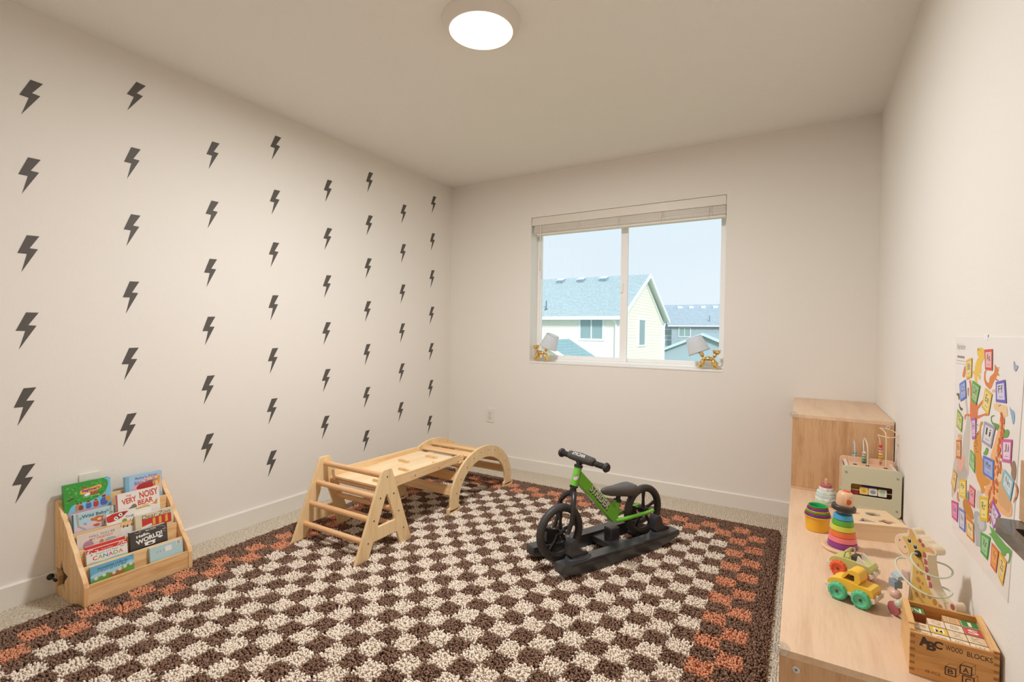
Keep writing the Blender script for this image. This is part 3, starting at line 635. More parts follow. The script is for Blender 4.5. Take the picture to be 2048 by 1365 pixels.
# arch
ar = thing('climbing_arch', 'slatted wooden arch climber near the window wall', 'climbing frame', (-2.05, 2.735, .018))
def ALc(x, y, z): return (x+2.05, y-2.735, z-.018)
yc, zc = 2.737, .042
aout = [(yc-.362, .062), (yc-.385, .060), (yc-.388, .024), (yc-.384, .018), (yc-.268, .018), (yc-.262, .024), (yc-.262, .056), (yc-.268, .062), (yc-.280, .064)]
inn = [(yc-.279*math.cos(t), zc+.03+.225*math.sin(t)) for t in [PI*i/26 for i in range(1, 26)]]
outr = [(yc+.360*math.cos(t), zc+.05+.282*math.sin(t)) for t in [PI*i/30 for i in range(1, 30)]]
mirr = [(2*yc-a, b) for a, b in aout][::-1]
poly = aout + inn + mirr + outr
def slot(c): return rrect(c-.045, .030, c+.045, .046, .007, 4)
for x0, x1 in ((-1.840, -1.825), (-2.275, -2.260)):
    s = G().prism(poly, x0, x1, lambda u, v, w: ALc(w, u, v), [slot(yc-.325), slot(yc+.325)]).build('side_panel', CL_PAN, ar, bevel=.003)
    if x1 > -2:
        for y, z in ((2.434, .138), (2.478, .214), (2.542, .275), (2.619, .317), (2.7, .34), (2.788, .34), (2.87, .32), (2.947, .277), (3.012, .216), (3.056, .141)):
            G().lathe([(.004, 0), (.004, .001)], 10, M=Matrix.Rotation(PI/2, 4, 'Y'), c=ALc(x1, y, z)).build('screw', SCREW, s)
slm = wood('efc48e', 'dca86c', 'x', 1.3, .45, 14)
for i, a in enumerate(np.radians([14, 34, 54, 73, 91, 109, 128, 147, 167])):
    r1_, r2_ = .322, .250
    cy_, cz_ = yc-.322*math.cos(a), zc+.05+.244*math.sin(a)
    n_ = Vector((-math.cos(a)*.244, math.sin(a)*.322)).normalized(); t_ = Vector((n_.y, -n_.x))
    q = [(cy_+t_.x*du+n_.x*dv, cz_+t_.y*du+n_.y*dv) for du, dv in ((-.030, -.006), (.030, -.006), (.030, .006), (-.030, .006))]
    G().prism(q, -2.260, -1.840, lambda u, v, w: ALc(w, u, v)).build('slat', slm, ar, bevel=.002)

# ------------------------------------------------------------------ balance bike on rocking base
BD = Vector((.444, .896, 0)); bk = thing('balance_bike', 'green child balance bike mounted on a black rocking base', 'bike', (-.985, 2.145, .024), math.atan2(.896, .444))
def B(s_, n, z): return (s_, -n, z-.024)
def wheel(s0):
    RR = .137; zc_ = .184
    w = G().tube([B(s0+(RR-.019)*math.cos(a), 0, zc_+(RR-.019)*math.sin(a)) for a in (2*PI*i/48 for i in range(48))], .019, 14, closed=True)
    w = w.build('wheel', mat('3a3633', .5, bump=.3, bscale=300), bk, True)
    g = G()
    for i in range(56):
        a = 2*PI*i/56
        for n0, n1 in ((-.0135, -.006), (-.005, .005), (.006, .0135)):
            a2 = a+(.05 if n0 > -.01 and n1 < .01 else 0)
            M = Matrix.Translation(B(s0, 0, zc_)) @ Matrix.Rotation(-a2, 4, 'Y')
            g.box(RR-.012, RR-(.0002 if abs(n0)+abs(n1) < .01 else .0034), n0, n1, -.0035, .0035, M=M)
    g.build('tread', mat('484340', .5), w)
    M = Matrix.Translation(B(s0, 0, zc_)) @ Matrix.Rotation(PI/2, 4, 'X')
    G().lathe([(.104, -.012), (.112, -.014), (.116, -.010), (.116, .010), (.112, .014), (.104, .012), (.098, .006), (.098, -.006), (.104, -.012)], 48, M=M).build('rim', BLACK, w, True)
    for i in range(5):
        a = 2*PI*i/5+.3
        M2 = Matrix.Translation(B(s0, 0, zc_)) @ Matrix.Rotation(-a, 4, 'Y')
        pr = [(.014, -.010), (.055, -.0055), (.100, -.010), (.100, .010), (.055, .0055), (.014, .010)]
        G().prism(pr, -.006, .006, lambda u, v, d, M2=M2: M2 @ Vector((u, d, v))).build('spoke', BLACK, w, bevel=.002)
    G().lathe([(.012, -.028), (.018, -.024), (.02, -.01), (.02, .01), (.018, .024), (.012, .028)], 24, M=M).build('hub', BLACK, w, True)
    G().lathe([(.005, -.066), (.005, .066)], 12, M=M).lathe([(.009, .056), (.009, .064), (.006, .07)], 6, M=M).lathe([(.006, -.07), (.009, -.064), (.009, -.056)], 6, M=M).build('axle', STEEL, w, True)
wheel(0); wheel(.578)
GREEN = mat('6fc534', .3, coat=.5)
fk = G()
for sg in (-1, 1):
    pts = [(.076, .012*sg, .362), (.058, .030*sg, .350), (.040, .048*sg, .320), (.034, .053*sg, .285), (.028, .053*sg, .24), (.012, .052*sg, .205), (0, .052*sg, .184)]
    fk.tube([B(*q) for q in pts], [.013, .013, .012, .0115, .011, .010, .009], 12)
fk.tube([B(.074, 0, .345), B(.082, 0, .395)], .016, 14).tube([B(.082, 0, .388), B(.083, 0, .396)], .021, 18)
fk.build('fork', mat('2a2827', .35), bk, True)
ht = G().tube([B(.083, 0, .396), B(.110, 0, .484)], [.0185, .0195], 20).build('head_tube', GREEN, bk, True)
a_ = Art(lambda u, v, w: B(.0955+v*.3+(.0196+w)*math.cos(2.25-u/.0195), (.0196+w)*math.sin(2.25-u/.0195), .440+v), .0004, .0001); a_.poly('e9e2dc', ell(0, 0, .0125, .014)).poly('5a3a34', ell(0, 0, .0095, .0105)).poly('efe8e2', ell(0, 0, .008, .009)).poly('8a4038', thick([(-.005, .003), (0, -.004), (.005, .004)], .002)); a_.done('badge', ht)
dt_dir = Vector((.245, -.262)).normalized()
DT = [(.108, .470), (.100, .408), (.335, .163), (.372, .172), (.352, .240), (.124, .462)]
DT = [(.121, .463), (.101, .405), (.345, .160), (.375, .172), (.362, .232)]
dt = G().prism(DT, -.0165, .0165, lambda u, v, w: B(u, w, v)).build('down_tube', GREEN, bk, bevel=.008, seg=3)
cxm, czm = .243, .314; an = math.atan2(.163-.405, .340-.101)
af = Art(lambda u, v, w: B(cxm+u*math.cos(an)-v*math.sin(an), .0167+w, czm+u*math.sin(an)+v*math.cos(an)), .0002)
af.text('4a4644', 'STRIDER', .004, -.003, .182, .040, 0, .055).text('3e3a38', 'STRIDER', .002, -.001, .180, .038, 0, .045).text('e8e6e4', 'STRIDER', 0, .001, .175, .034, 0, .02)
af.done('lettering', dt)
G().tube([B(.380, 0, .272), B(.362, 0, .165)], .0175, 18).build('seat_tube', GREEN, bk, True)
for sg in (-1, 1):
    G().tube([B(.362, .012*sg, .170), B(.40, .030*sg, .176), B(.578, .052*sg, .188), B(.60, .052*sg, .192)], [.010, .009, .008, .009], 10, flat=1.2).build('chain_stay', GREEN, bk, True)
G().tube([B(.383, 0, .262), B(.392, 0, .302)], .0125, 16).tube([B(.381, 0, .262), B(.384, 0, .276)], .020, 18).build('seat_post', BLACKM, bk, True)
seat = G(); secs = []
for s0, hw, z0, z1 in ((.268, .006, .330, .345), (.285, .015, .316, .349), (.32, .022, .306, .350), (.37, .032, .298, .347), (.42, .045, .290, .346), (.455, .050, .285, .346), (.486, .048, .284, .345), (.495, .040, .290, .341)):
    secs.append([B(s0, hw*cx_, (z0+z1)/2+(z1-z0)/2*cz_) for cx_, cz_ in ((-1, -.6), (-1, .5), (-.75, .93), (0, 1), (.75, .93), (1, .5), (1, -.6), (.6, -1), (-.6, -1))])
vs = [p for s_ in secs for p in s_]; n_ = 9; fs = []
for i in range(len(secs)-1):
    for k in range(n_): fs.append((i*n_+k, i*n_+(k+1) % n_, (i+1)*n_+(k+1) % n_, (i+1)*n_+k))
fs += [tuple(range(n_)), tuple((len(secs)-1)*n_+k for k in range(n_))]
seat.add(vs, fs).build('saddle', mat('524e4b', .42), bk, True, ang=70)
G().tube([B(.110, 0, .484), B(.118, 0, .516)], .013, 16).tube([B(.109, 0, .482), B(.112, 0, .494)], .0215, 18).tube([B(.108, 0, .504), B(.14, 0, .512)], .016, 12).build('stem', BLACKM, bk, True)
G().tube([B(.136, -.165, .517), B(.130, -.09, .519), B(.128, 0, .519), B(.130, .09, .519), B(.136, .165, .516)], .009, 14).build('handlebar', BLACKM, bk, True)
pad = G().tube([B(.129, -.092, .522), B(.129, -.085, .524), B(.127, 0, .526), B(.129, .085, .524), B(.129, .092, .522)], [.014, .021, .025, .021, .014], 20).build('handlebar_pad', mat('48443f', .75), bk, True)
ap2 = Art(lambda u, v, w: B(.127+(.0256+w-abs(u)*.045)*math.cos(2.25-v/.026), u, .5258+(.0256+w-abs(u)*.045)*math.sin(2.25-v/.026)))
ap2.text('d8d4ce', 'STRIDER', 0, 0, .095, .018, 0, .03); ap2.done('lettering', pad)
for sg in (-1, 1):
    g = G().tube([B(.131, .10*sg, .519), B(.138, .158*sg, .516)], .0125, 16)
    for k in range(6): t = k/6; g.tube([B(.131+.006*t, (.103+.052*t)*sg, .519-.002*t), B(.1315+.006*t, (.107+.052*t)*sg, .519-.002*t)], .0142, 16)
    g.tube([B(.138, .155*sg, .516), B(.1388, .163*sg, .5158), B(.139, .166*sg, .5155), B(.140, .175*sg, .515)], [.018, .0235, .0235, .018], 22)
    g.build('grip', mat('302e2d', .6), bk, True)
# rocking base
RB = mat('363638', .3, coat=.2)
for sg in (-1, 1):
    tp = [(-.096, .054), (-.096, .092), (-.090, .095), (.30, .091), (.700, .096), (.707, .092), (.708, .070)]
    bt = [(.62, .044), (.53, .031), (.42, .0255), (.30, .0245), (.2, .0245), (.08, .028), (-.02, .038)]
    a0, a1 = sorted((.082*sg, .142*sg))
    rl = G().prism(tp+bt, a0, a1, lambda u, v, w: B(u, w, v)).build('rocker_rail', RB, bk, bevel=.005, seg=3)
    f = .1424*sg
    for u0, u1, z0, z1 in ((-.04, .20, .080, .083), (.22, .34, .078, .081), (.36, .68, .080, .083)):
        G().box(u0, u1, -f-.0006, -f+.0006, z0-.024, z1-.024).build('groove', mat('141414', .5), rl)
    for s0 in (0.0, .578):
        # rounded cup that holds the axle, on a flared foot
        pr = smoothpoly([(s0-.026, .094), (s0-.028, .150), (s0-.022, .182), (s0+.008, .186), (s0+.022, .168), (s0+.030, .140), (s0+.048, .122), (s0+.070, .118), (s0+.084, .108), (s0+.084, .094)], 2)
        b0_, b1_ = sorted((.070*sg, .112*sg))
        G().prism(pr, b0_, b1_, lambda u, v, w: B(u, w, v)).build('footrest', RB, bk, bevel=.009, seg=4)
        G().lathe([(.066, 0), (.066, .004), (.058, .008), (1e-5, .009)], 32, M=Matrix.Translation(B(s0+.032, .098*sg, .092)) @ Matrix.Diagonal((1.12, .60, 1, 1))).build('foot_flange', RB, bk, True)
cb = G().box(.28, .385, -.083, .083, .045-.024, .078-.024).box(.315, .375, -.028, .028, .078-.024, .140-.024)
cb.build('cross_bar', RB, bk, bevel=.005)
for s0 in (0., .578): G().box(s0-.03, s0+.03, -.083, .083, .036-.024, .046-.024).build('wheel_tray', RB, bk, bevel=.002)

# ------------------------------------------------------------------ cabinets
def cabinet(label, y0, y1, z1, x0=-.031, x1=.371):
    t = thing('cabinet', label, 'cabinet', ((x0+x1)/2, (y0+y1)/2, 0))
    lx = (x1-x0)/2; ly = (y1-y0)/2; th = .018
    G().box(-lx, lx, -ly, ly, z1-th, z1).build('top', OAKY, t, bevel=.001)
    for a, b in ((-ly+.0005, -ly+th), (ly-th, ly-.0005)): G().box(-lx+.0005, lx, a, b, 0, z1-th).build('side_panel', OAKZ, t, bevel=.001)
    G().box(lx-.006, lx-.001, -ly+th, ly-th, .03, z1-th).build('back_panel', OAKY, t)
    G().box(-lx+.02, lx-.006, -ly+th, ly-th, .03, .048).build('bottom', OAKY, t)
    G().box(-lx+.02, -lx+.035, -ly+th, ly-th, 0, .03).build('plinth', OAKY, t)
    k = max(1, round((y1-y0-.036)/.6)); w = (2*ly-2*th)/k
    for i in range(k):
        dr = G().box(-lx, -lx+.016, -ly+th+i*w+.002, -ly+th+(i+1)*w-.002, .032, z1-th-.003).build('door', OAKZ, t, bevel=.001)
    return t
c1 = cabinet('tall oak cabinet in the corner under the right side of window wall', 2.789, YB-.002, .761)
c2 = cabinet('long low oak cabinet along the right wall with toys on top', 1.334, 2.786, .395)
def sc(t, x, y, z):
    G().lathe([(.0085, 0), (.0085, .001), (.006, .0018)], 16, M=Matrix.Rotation(PI/2, 4, 'X'), c=(x, y, z)).build('screw', mat('d9d6d0', .3, .6), t)
    G().box(x-.003, x+.003, y-.0021, y-.0017, z-.0007, z+.0007).box(x-.0007, x+.0007, y-.0021, y-.0017, z-.003, z+.003).build('screw_slot', mat('3a3a3a'), t)
sc(c1, .178, -.3765, .735); sc(c2, -.165, -.726, .355)
G().box(-.2, .2, -.3835, -.3775, .396, .403).build('edge_strip', OAKX, c1)
CLR = glass_thin('f6fafc', .16)
for nm, t, y, z in (('tall', c1, 2.789, .761), ('low', c2, 1.334, .395)):
    gd = thing('corner_guard', f'clear plastic corner guard on the front corner of the {nm} cabinet', 'corner guard', (-.031, y, z), group='clear corner guards')
    n = 12; g = G()
    g.ball((.006, .006, -.004), .019, (1, 1, .8), 16, 10)
    g.build('corner_guard_shell', CLR, gd, True)

# ------------------------------------------------------------------ toys on the low cabinet
ZT = .3953
ring_c = ['8e3f86', 'ee7f86', 'e8743c', 'd3d04e', '63a83a', '4aa3cf']
tw = thing('stacking_tower', 'rainbow ring stacking tower with black brim and wooden dome head', 'stacking toy', (.139, 2.075, ZT))
G().lathe([(.058, 0), (.062, .002), (.062, .008), (.058, .011), (1e-5, .011)], 40).build('base', BEECH, tw, True)
for i, c in enumerate(ring_c):
    z = .0115+i*.0193; r0_ = .046-i*.0031; r1_ = r0_-.0026
    G().lathe([(r0_-.002, z), (r0_, z+.002), (r1_, z+.0175), (r1_-.003, z+.019), (1e-5, z+.019)], 40).build('ring', mat(c, .3), tw, True)['label'] = ['purple', 'pink', 'orange', 'yellow', 'green', 'blue'][i]+' ring'
Mt = Matrix.Translation((0, 0, .139)) @ Matrix.Rotation(.1, 4, 'Y')
G().lathe([(.034, 0), (.037, .003), (.037, .015), (.034, .018), (1e-5, .018)], 40, M=Mt).build('brim', mat('3c3431', .4), tw, True)
hd = G().lathe([(.025, .0)]+[(.0265, .005)]+[(.0265*math.cos(t)**.6, .026+.025*math.sin(t)) for t in [PI/2*i/9 for i in range(9)]]+[(1e-5, .0515)], 36, M=Mt @ Matrix.Translation((.001, 0, .018))).build('head', BEECH, tw, True)
G().lathe([(.012, .0500), (.0115, .0535), (1e-5, .0545)], 24, M=Mt @ Matrix.Translation((.001, 0, .018))).build('top_peg', mat('e8673c', .35), hd, True)
Mh = Mt @ Matrix.Translation((.009, -.0245, .038)) @ Matrix.Rotation(PI/2, 4, 'X') @ Matrix.Rotation(-.3, 4, 'Y')
G().lathe([(.0088, -.004), (.0088, .0026), (1e-5, .0027)], 24, M=Mh).build('side_hole', mat('9a5f38', .6), hd, True)
G().lathe([(.0072, .0020), (.0072, .0031), (1e-5, .0033)], 20, M=Mh @ Matrix.Translation((-.0014, 0, 0))).build('side_peg', mat('cf4527', .4), hd, True)

cupc = [('f0b32e', 'yellow'), ('4b50b8', 'blue'), ('cf3431', 'red'), ('3fae55', 'green'), ('efb02f', 'orange-yellow'), ('4c4fbb', 'violet-blue'), ('d0322f', 'bright red'), ('1fae5c', 'emerald green')]
for i, (c, nme) in enumerate(cupc):
    R = .0455-i*.0021 if i else .0455
    R = .0452-i*.0019; zt_ = .0575+i*.0055; zb = 0 if i == 0 else (.004+.0008*i if i < 7 else .02); rb = R*.86
    posn = ['the big outer one at the bottom', 'second from outside', 'third from outside', 'fourth from outside', 'fifth from outside', 'sixth from outside', 'seventh from outside', 'innermost and highest'][i]
    o = G().lathe([(1e-5, zb), (rb-.002, zb), (rb, zb+.002), (R-.003, zt_-.005), (R, zt_-.0042), (R+.0012, zt_-.002), (R, zt_), (R-.0025, zt_-.0005), (R-.0042, zt_-.005), (rb-.0025, zb+.003), (1e-5, zb+.002)], 44).build('nesting_cup', mat(c, .35), None, True, loc=(.0675, 2.232, ZT+.0002))
    tag(o, f'{nme} plastic nesting cup, {posn}', 'cup', 'nested stacking cups beside the rainbow tower')

ps = thing('pastel_ring_stacker', 'pastel stacking toy of pink cream and mint rings on a wooden rod', 'stacking toy', (.108, 2.585, ZT))
G().lathe([(.042, 0), (.042, .006), (1e-5, .006)], 36).build('base', BEECH, ps, True)
pc = [('c4cdb4', .042, 7), ('dfe6d6', .040, 9), ('cdd8d6', .037, 6), ('dbe8dc', .033, 6), ('efe2da', .026, 8), ('b8686a', .0225, 0)]
z = .006
for i, (c, r, lob) in enumerate(pc):
    fr = (lambda a, l=lob: 1+.055*math.cos(l*a)) if lob else None
    G().lathe([(r-.002, z), (r, z+.002), (r, z+.0125), (r-.002, z+.0142), (1e-5, z+.0142)], 54, fr=fr).build('ring', mat(c, .5), ps, True); z += .0145
G().lathe([(.0055, z-.005), (.0055, .114), (.004, .116), (1e-5, .1165)], 16).build('rod', BEECH, ps, True)

# activity cube
cu = thing('activity_cube', 'sage green wooden activity cube with bead wires on top', 'activity cube', (.2655, 2.63, ZT))
UL = lambda u, v, w: (u, w, v)
SAGE = mat('cfcbae', .5)
fp = G().prism(rrect(-.1025, .0005, .1025, .196, .016, 6), -.088, -.076, UL, [rrect(-.070, .073, .072, .122, .006, 3)[::-1]]).build('front_panel', SAGE, cu, bevel=.0015)
bpn = G().prism(rrect(-.1025, .0005, .1025, .204, .016, 6), .074, .086, UL).build('back_panel', wood('eac3a2', 'dcb08a', 'z', 2), cu, bevel=.0015)
G().box(-.09, .09, -.076, .074, .172, .182).build('top_panel', wood('eac3a2', 'dcb08a', 'x', 2), cu)
for x in (-.09, .078): G().box(x, x+.012, -.076, .074, .003, .190).build('side_panel', mat('e3d0c0', .5), cu)
G().box(-.078, .078, -.05, -.045, .01, .172).build('inner_panel', mat('6a4a3a', .7), cu)
G().box(-.078, -.03, -.058, -.050, .03, .16).build('inner_panel', mat('b98a2c', .6), cu); G().box(-.03, .02, -.054, -.050, .1, .16).build('inner_panel', mat('5b4a86', .6), cu)
for x, z in ((-.088, .168), (.088, .165), (.088, .030), (-.088, .03)):
    G().lathe([(.0045, 0), (.0045, .001)], 14, M=Matrix.Rotation(PI/2, 4, 'X'), c=(x, -.088, z)).build('screw', mat('a5a294', .4, .4), fp)
at = Art(lambda u, v, w: (u, -.088-w, v)); at.text('ddd9c6', 'moover', -.012, .024, .062, .012, 0, .03); at.done('lettering', fp)
G().tube([(-.075, -.074, .094), (.077, -.074, .094)], .0016, 8).build('tile_rod', mat('e6e0d4', .4), cu, True)
for x, c, kind in ((-.0235, 'ecc34a', 's'), (.0075, 'dcd4cc', 'e'), (.0395, 'd9dccb', 'g')):
    tl = G().prism(rrect(x-.0148, .0795, x+.0148, .1085, .003, 3), -.079, -.066, UL).build('tile', mat('efe5d6' if kind != 's' else 'f0dc9c', .5), cu, bevel=.001)
    a = Art(lambda u, v, w: (u, -.079-w, v))
    if kind == 's': a.poly('f2cf62', rrect(x-.0125, .082, x+.0125, .106, .002)).poly('e0a32a', star(x, .094, .0105))
    elif kind == 'e': a.poly('8a9fb4', ell(x, .094, .010, .008))
    else: a.poly('9cc3a0', ell(x, .1, .011, .007)).poly('cfd6c4', ell(x, .088, .010, .004))
    a.done('tile_print', tl)
G().box(-.068, -.042, -.073, -.06, .07, .092).build('red_block', mat('b8352c', .5), cu, bevel=.002)
G().lathe([(.011, 0), (.011, .012)], 8, M=Matrix.Rotation(PI/2, 4, 'Y'), c=(-.106, -.03, .075)).build('side_knob', mat('8fd18f', .5), cu)
def wire(pts, r, c): G().tube([(a-.2655, b-2.63, d-ZT) for a, b, d in pts], r, 10).build('wire', mat(c, .35), cu, True)
def sm3(P, it=2):
    P = [Vector(p) for p in P]
    for _ in range(it):
        Q = [P[0]]
        for a, b in zip(P[:-1], P[1:]): Q += [a*.75+b*.25, a*.25+b*.75]
        P = Q+[P[-1]]
    return [tuple(p) for p in P]
wire(sm3([(.216, 2.647, .578), (.215, 2.648, .64), (.214, 2.66, .672), (.214, 2.72, .672), (.220, 2.742, .64), (.221, 2.745, .578)]), .0017, 'c9d3d4')
wire(sm3([(.262, 2.648, .578), (.262, 2.648, .66), (.255, 2.68, .69), (.252, 2.74, .685), (.252, 2.70, .63), (.253, 2.70, .578)]), .0019, 'dfe2d2')
wire(sm3([(.325, 2.641, .578), (.325, 2.641, .72), (.318, 2.66, .740), (.300, 2.69, .745), (.345, 2.70, .740), (.372, 2.69, .722), (.355, 2.67, .706), (.31, 2.70, .706), (.3, 2.71, .712), (.312, 2.712, .69), (.314, 2.71, .578)]), .0022, 'efd0a8')
def beads(x, y, z, cols, r=.0085):
    for i, c in enumerate(cols):
        G().ball((x-.2655, y-2.63, z-ZT+r*.8+i*r*1.45), r, (1, 1, .74), 16, 9).build('bead', mat(c, .3), cu, True)
beads(.220, 2.74, .580, ['eadbd2', '9fbccf', '6b8db0']); beads(.253, 2.70, .580, ['3f9a70', '93a98a', 'b4bda4', 'eadcd4']); beads(.314, 2.71, .580, ['b0643f', 'c9a87c', 'e5b32e', 'ecd27a', 'e0a98a', 'dd8288', 'd0463c'])
for x, y in ((.220, 2.74), (.253, 2.70), (.314, 2.71), (.216, 2.647), (.325, 2.641), (.262, 2.648)):
    G().lathe([(.007, 0), (.007, .002)], 14, c=(x-.2655, y-2.63, .1822)).build('grommet', mat('3c3430', .6), cu)

# shape sorter box
so = thing('shape_sorter', 'square wooden shape sorter box with outlined holes in lid', 'shape sorter', (.2415, 2.312, ZT), math.radians(-163.5)+PI)
hs = .088
lid_holes = []
def rot2(P, a, c): return [(c[0]+x*math.cos(a)-y*math.sin(a), c[1]+x*math.sin(a)+y*math.cos(a)) for x, y in P]
HO = [(-.044, .030, ell(0, 0, .017, .013)), (.020, .030, [(-.02, -.006), (-.012, -.015), (.012, -.015), (.02, -.006), (.02, .006), (.012, .015), (-.012, .015), (-.02, .006)]),
      (-.036, -.046, [(-.022, -.014), (.022, -.014), (.0, .018)]), (.034, -.046, [(a*(1+.22*math.cos(4*t)), b*(1+.22*math.cos(4*t))) for t, a, b in [(2*PI*i/24, .019*math.cos(2*PI*i/24), .015*math.sin(2*PI*i/24)) for i in range(24)]])]
holes = [[(a+x, b+y) for a, b in P_] for x, y, P_ in HO]
lid = G().prism([(-hs, -hs), (hs, -hs), (hs, hs), (-hs, hs)], .053, .061, lambda u, v, w: (u, v, w), [h[::-1] for h in holes]).build('lid', wood('f0d2a8', 'e6c294', 'x', 2), so, bevel=.001)
a = Art(lambda u, v, w: (u, v, .061+w))
def ringpoly(P_, c, k1, k2, x, y):
    n = len(P_); g_ = [(a_[0]*k1+x, a_[1]*k1+y) for a_ in P_]; h_ = [(a_[0]*k2+x, a_[1]*k2+y) for a_ in P_]
    for i in range(n):
        j = (i+1) % n; a.poly(c, [g_[i], g_[j], h_[j], h_[i]], i == 0)
for (x, y, P_), c, c2_ in zip(HO, ['e06a5c', '4f78c4', '7a7fc0', 'e2667a'], ['f0b0a0', 'a8cf9a', 'b0b6d8', 'f0b8bc']):
    ringpoly(P_, c, 1.14, 1.05, x, y); ringpoly(P_, c2_, 1.30, 1.2, x, y)
a.done('lid_print', lid)
SW = wood('f0d3ae', 'e4c197', 'x', 2)
for x0, x1, y0, y1 in ((-hs, hs, -hs, -hs+.008), (-hs, hs, hs-.008, hs), (-hs, -hs+.008, -hs+.008, hs-.008), (hs-.008, hs, -hs+.008, hs-.008)):
    G().box(x0, x1, y0, y1, 0, .053).build('side_board', SW, so)
G().box(-hs+.008, hs-.008, -hs+.008, hs-.008, 0, .006).build('bottom_board', SW, so)

# trucks
def truck(label, loc, body, wheelc, hub, openr=False):
    T = thing('toy_truck', label, 'toy truck', loc, math.atan2(.42, -.9), 'plastic toy trucks on the low cabinet')
    # local x = forward, y = left side
    BM = mat(body, .45); FM = mat('e9ddcc', .5)
    side = smoothpoly([(-.060, .032), (-.059, .060), (-.036, .062), (-.022, .062), (.006, .064), (.020, .065), (.046, .061), (.060, .050), (.062, .034), (.052, .031), (.047, .040), (.035, .044), (.022, .038), (.017, .028), (-.010, .028), (-.015, .038), (-.028, .044), (-.042, .040), (-.048, .030)], 1)
    G().prism(side, -.030, .030, lambda u, v, w: (u, w, v)).build('body', BM, T, bevel=.004, seg=3)
    if not openr:
        cab = smoothpoly([(-.026, .058), (-.024, .092), (-.014, .100), (.008, .098), (.032, .060)], 2)
        wn = [(-.010, .066), (-.009, .085), (.006, .086), (.019, .067)]
        G().prism(cab, -.026, .026, lambda u, v, w: (u, w, v), [wn]).build('cab', BM, T, bevel=.004, seg=3)
        T.scale = (.94, .94, .94)
        G().prism([(-.006, .064), (-.006, .076), (.0, .080), (.006, .074), (.008, .064)], -.018, .018, lambda u, v, w: (u, w, v)).build('seats', mat('4a4038', .6), T, bevel=.003)
    else:
        T.scale = (.94, .94, .94)
        for y in (-.022, .022): G().tube([(.022, y, .060), (.016, y, .084), (.006, y*.9, .092), (-.0, y*.9, .060)], .003, 8).build('roll_bar', BM, T, True)
        G().tube([(.0155, -.022, .086), (.0155, .022, .086)], .003, 8).build('roll_bar', BM, T, True)
        G().prism([(-.02, .060), (-.012, .077), (.0, .077), (.01, .062)], -.019, .019, lambda u, v, w: (u, w, v)).build('seats', mat('4a4038', .6), T, bevel=.003)
        for y in (-.024, .016): G().prism([(-.050, .060), (-.020, .083), (-.016, .060)], y, y+.008, lambda u, v, w: (u, w, v)).build('bed_rail', FM, T, bevel=.001)
    sk = smoothpoly([(-.066, .030), (-.064, .040), (-.050, .036), (-.046, .044), (-.028, .049), (-.012, .042), (-.008, .033), (.014, .033), (.019, .042), (.034, .049), (.050, .045), (.055, .036), (.064, .040), (.068, .034), (.066, .027), (.052, .027), (.047, .036), (.035, .040), (.022, .034), (.017, .025), (-.010, .025), (-.015, .034), (-.028, .040), (-.042, .036), (-.048, .026), (-.062, .024)], 1)
    G().prism(sk, -.0325, .0325, lambda u, v, w: (u, w, v)).build('bumper_trim', FM, T, bevel=.0015)
    for y in (-.02, .018): G().box(-.0685, -.064, y-.003, y+.003, .034, .048).build('bumper_post', FM, T)
    G().box(-.05, .052, -.018, .018, .018, .032).build('chassis', mat('5a524c', .6), T, bevel=.002)
    for x in (-.031, .031):
        for sg in (-1, 1):
            M = Matrix.Translation((x, .032*sg, .0257)) @ Matrix.Rotation(-PI/2*sg, 4, 'X')
            w_ = G().lathe([(.011, -.012), (.022, -.012), (.0255, -.008), (.0255, .004), (.0225, .009), (.0175, .010), (.0165, .007), (.015, .006), (1e-5, .006)], 30, M=M)
            for k in range(14):
                aa = 2*PI*k/14; Mk = M @ Matrix.Rotation(aa, 4, 'Z'); w_.box(.0225, .0262, -.0016, .0016, -.008, .006, M=Mk)
            w_ = w_.build('wheel', mat(wheelc, .45), T, True)
            G().lathe([(.004, .005), (.004, .0075), (1e-5, .0075)], 14, M=M).build('hub_cap', mat(hub, .5), w_)
truck('yellow toy pickup truck with teal green wheels', (.143, 1.688, ZT), 'f3c33f', '5fc295', '3f4a3a')
truck('olive green open toy jeep with orange wheels behind the yellow truck', (.154, 1.852, ZT), 'c8c377', 'ee6437', '6a3a2a', True)

# giraffe bead toy
gi = thing('giraffe_bead_toy', 'flat wooden giraffe toy with bead wires beside the right wall', 'wooden toy', (.28, 1.65, ZT), math.radians(-55))
go = [(-.034, .012), (-.031, .046), (-.026, .118), (-.027, .146), (-.050, .151), (-.070, .162), (-.080, .184), (-.072, .205), (-.055, .214), (-.040, .217), (-.038, .230), (-.030, .240), (-.018, .238), (-.010, .226), (-.002, .228), (.006, .224), (.014, .222), (.022, .216), (.036, .216), (.046, .209), (.044, .197), (.030, .191), (.020, .188), (.024, .155), (.034, .115), (.052, .097), (.074, .088), (.082, .098), (.093, .104), (.101, .095), (.099, .083), (.090, .074), (.088, .05), (.085, .012)]
go = smoothpoly(go, 2)
GU = lambda u, v, w: (u, w, v)
gb = G().prism(go, 0, .026, GU).build('body', mat('e9d6b4', .4), gi, bevel=.002)
ag = Art(lambda u, v, w: (u, -w, v))
inner = smoothpoly([(-.026, .012), (-.024, .05), (-.019, .12), (-.020, .150), (-.030, .158), (-.060, .206), (-.036, .210), (-.032, .228), (-.026, .234), (-.016, .228), (-.012, .214), (.004, .216), (.010, .206), (.024, .208), (.038, .208), (.036, .200), (.022, .196), (.008, .192), (.010, .165), (.020, .112), (.045, .088), (.076, .070), (.082, .05), (.08, .012)], 2)
ag.poly('d9b35e', inner).poly('edc7a2', smoothpoly([(-.066, .206), (-.076, .190), (-.066, .168), (-.046, .156), (-.030, .158), (-.034, .182), (-.050, .200)], 2))
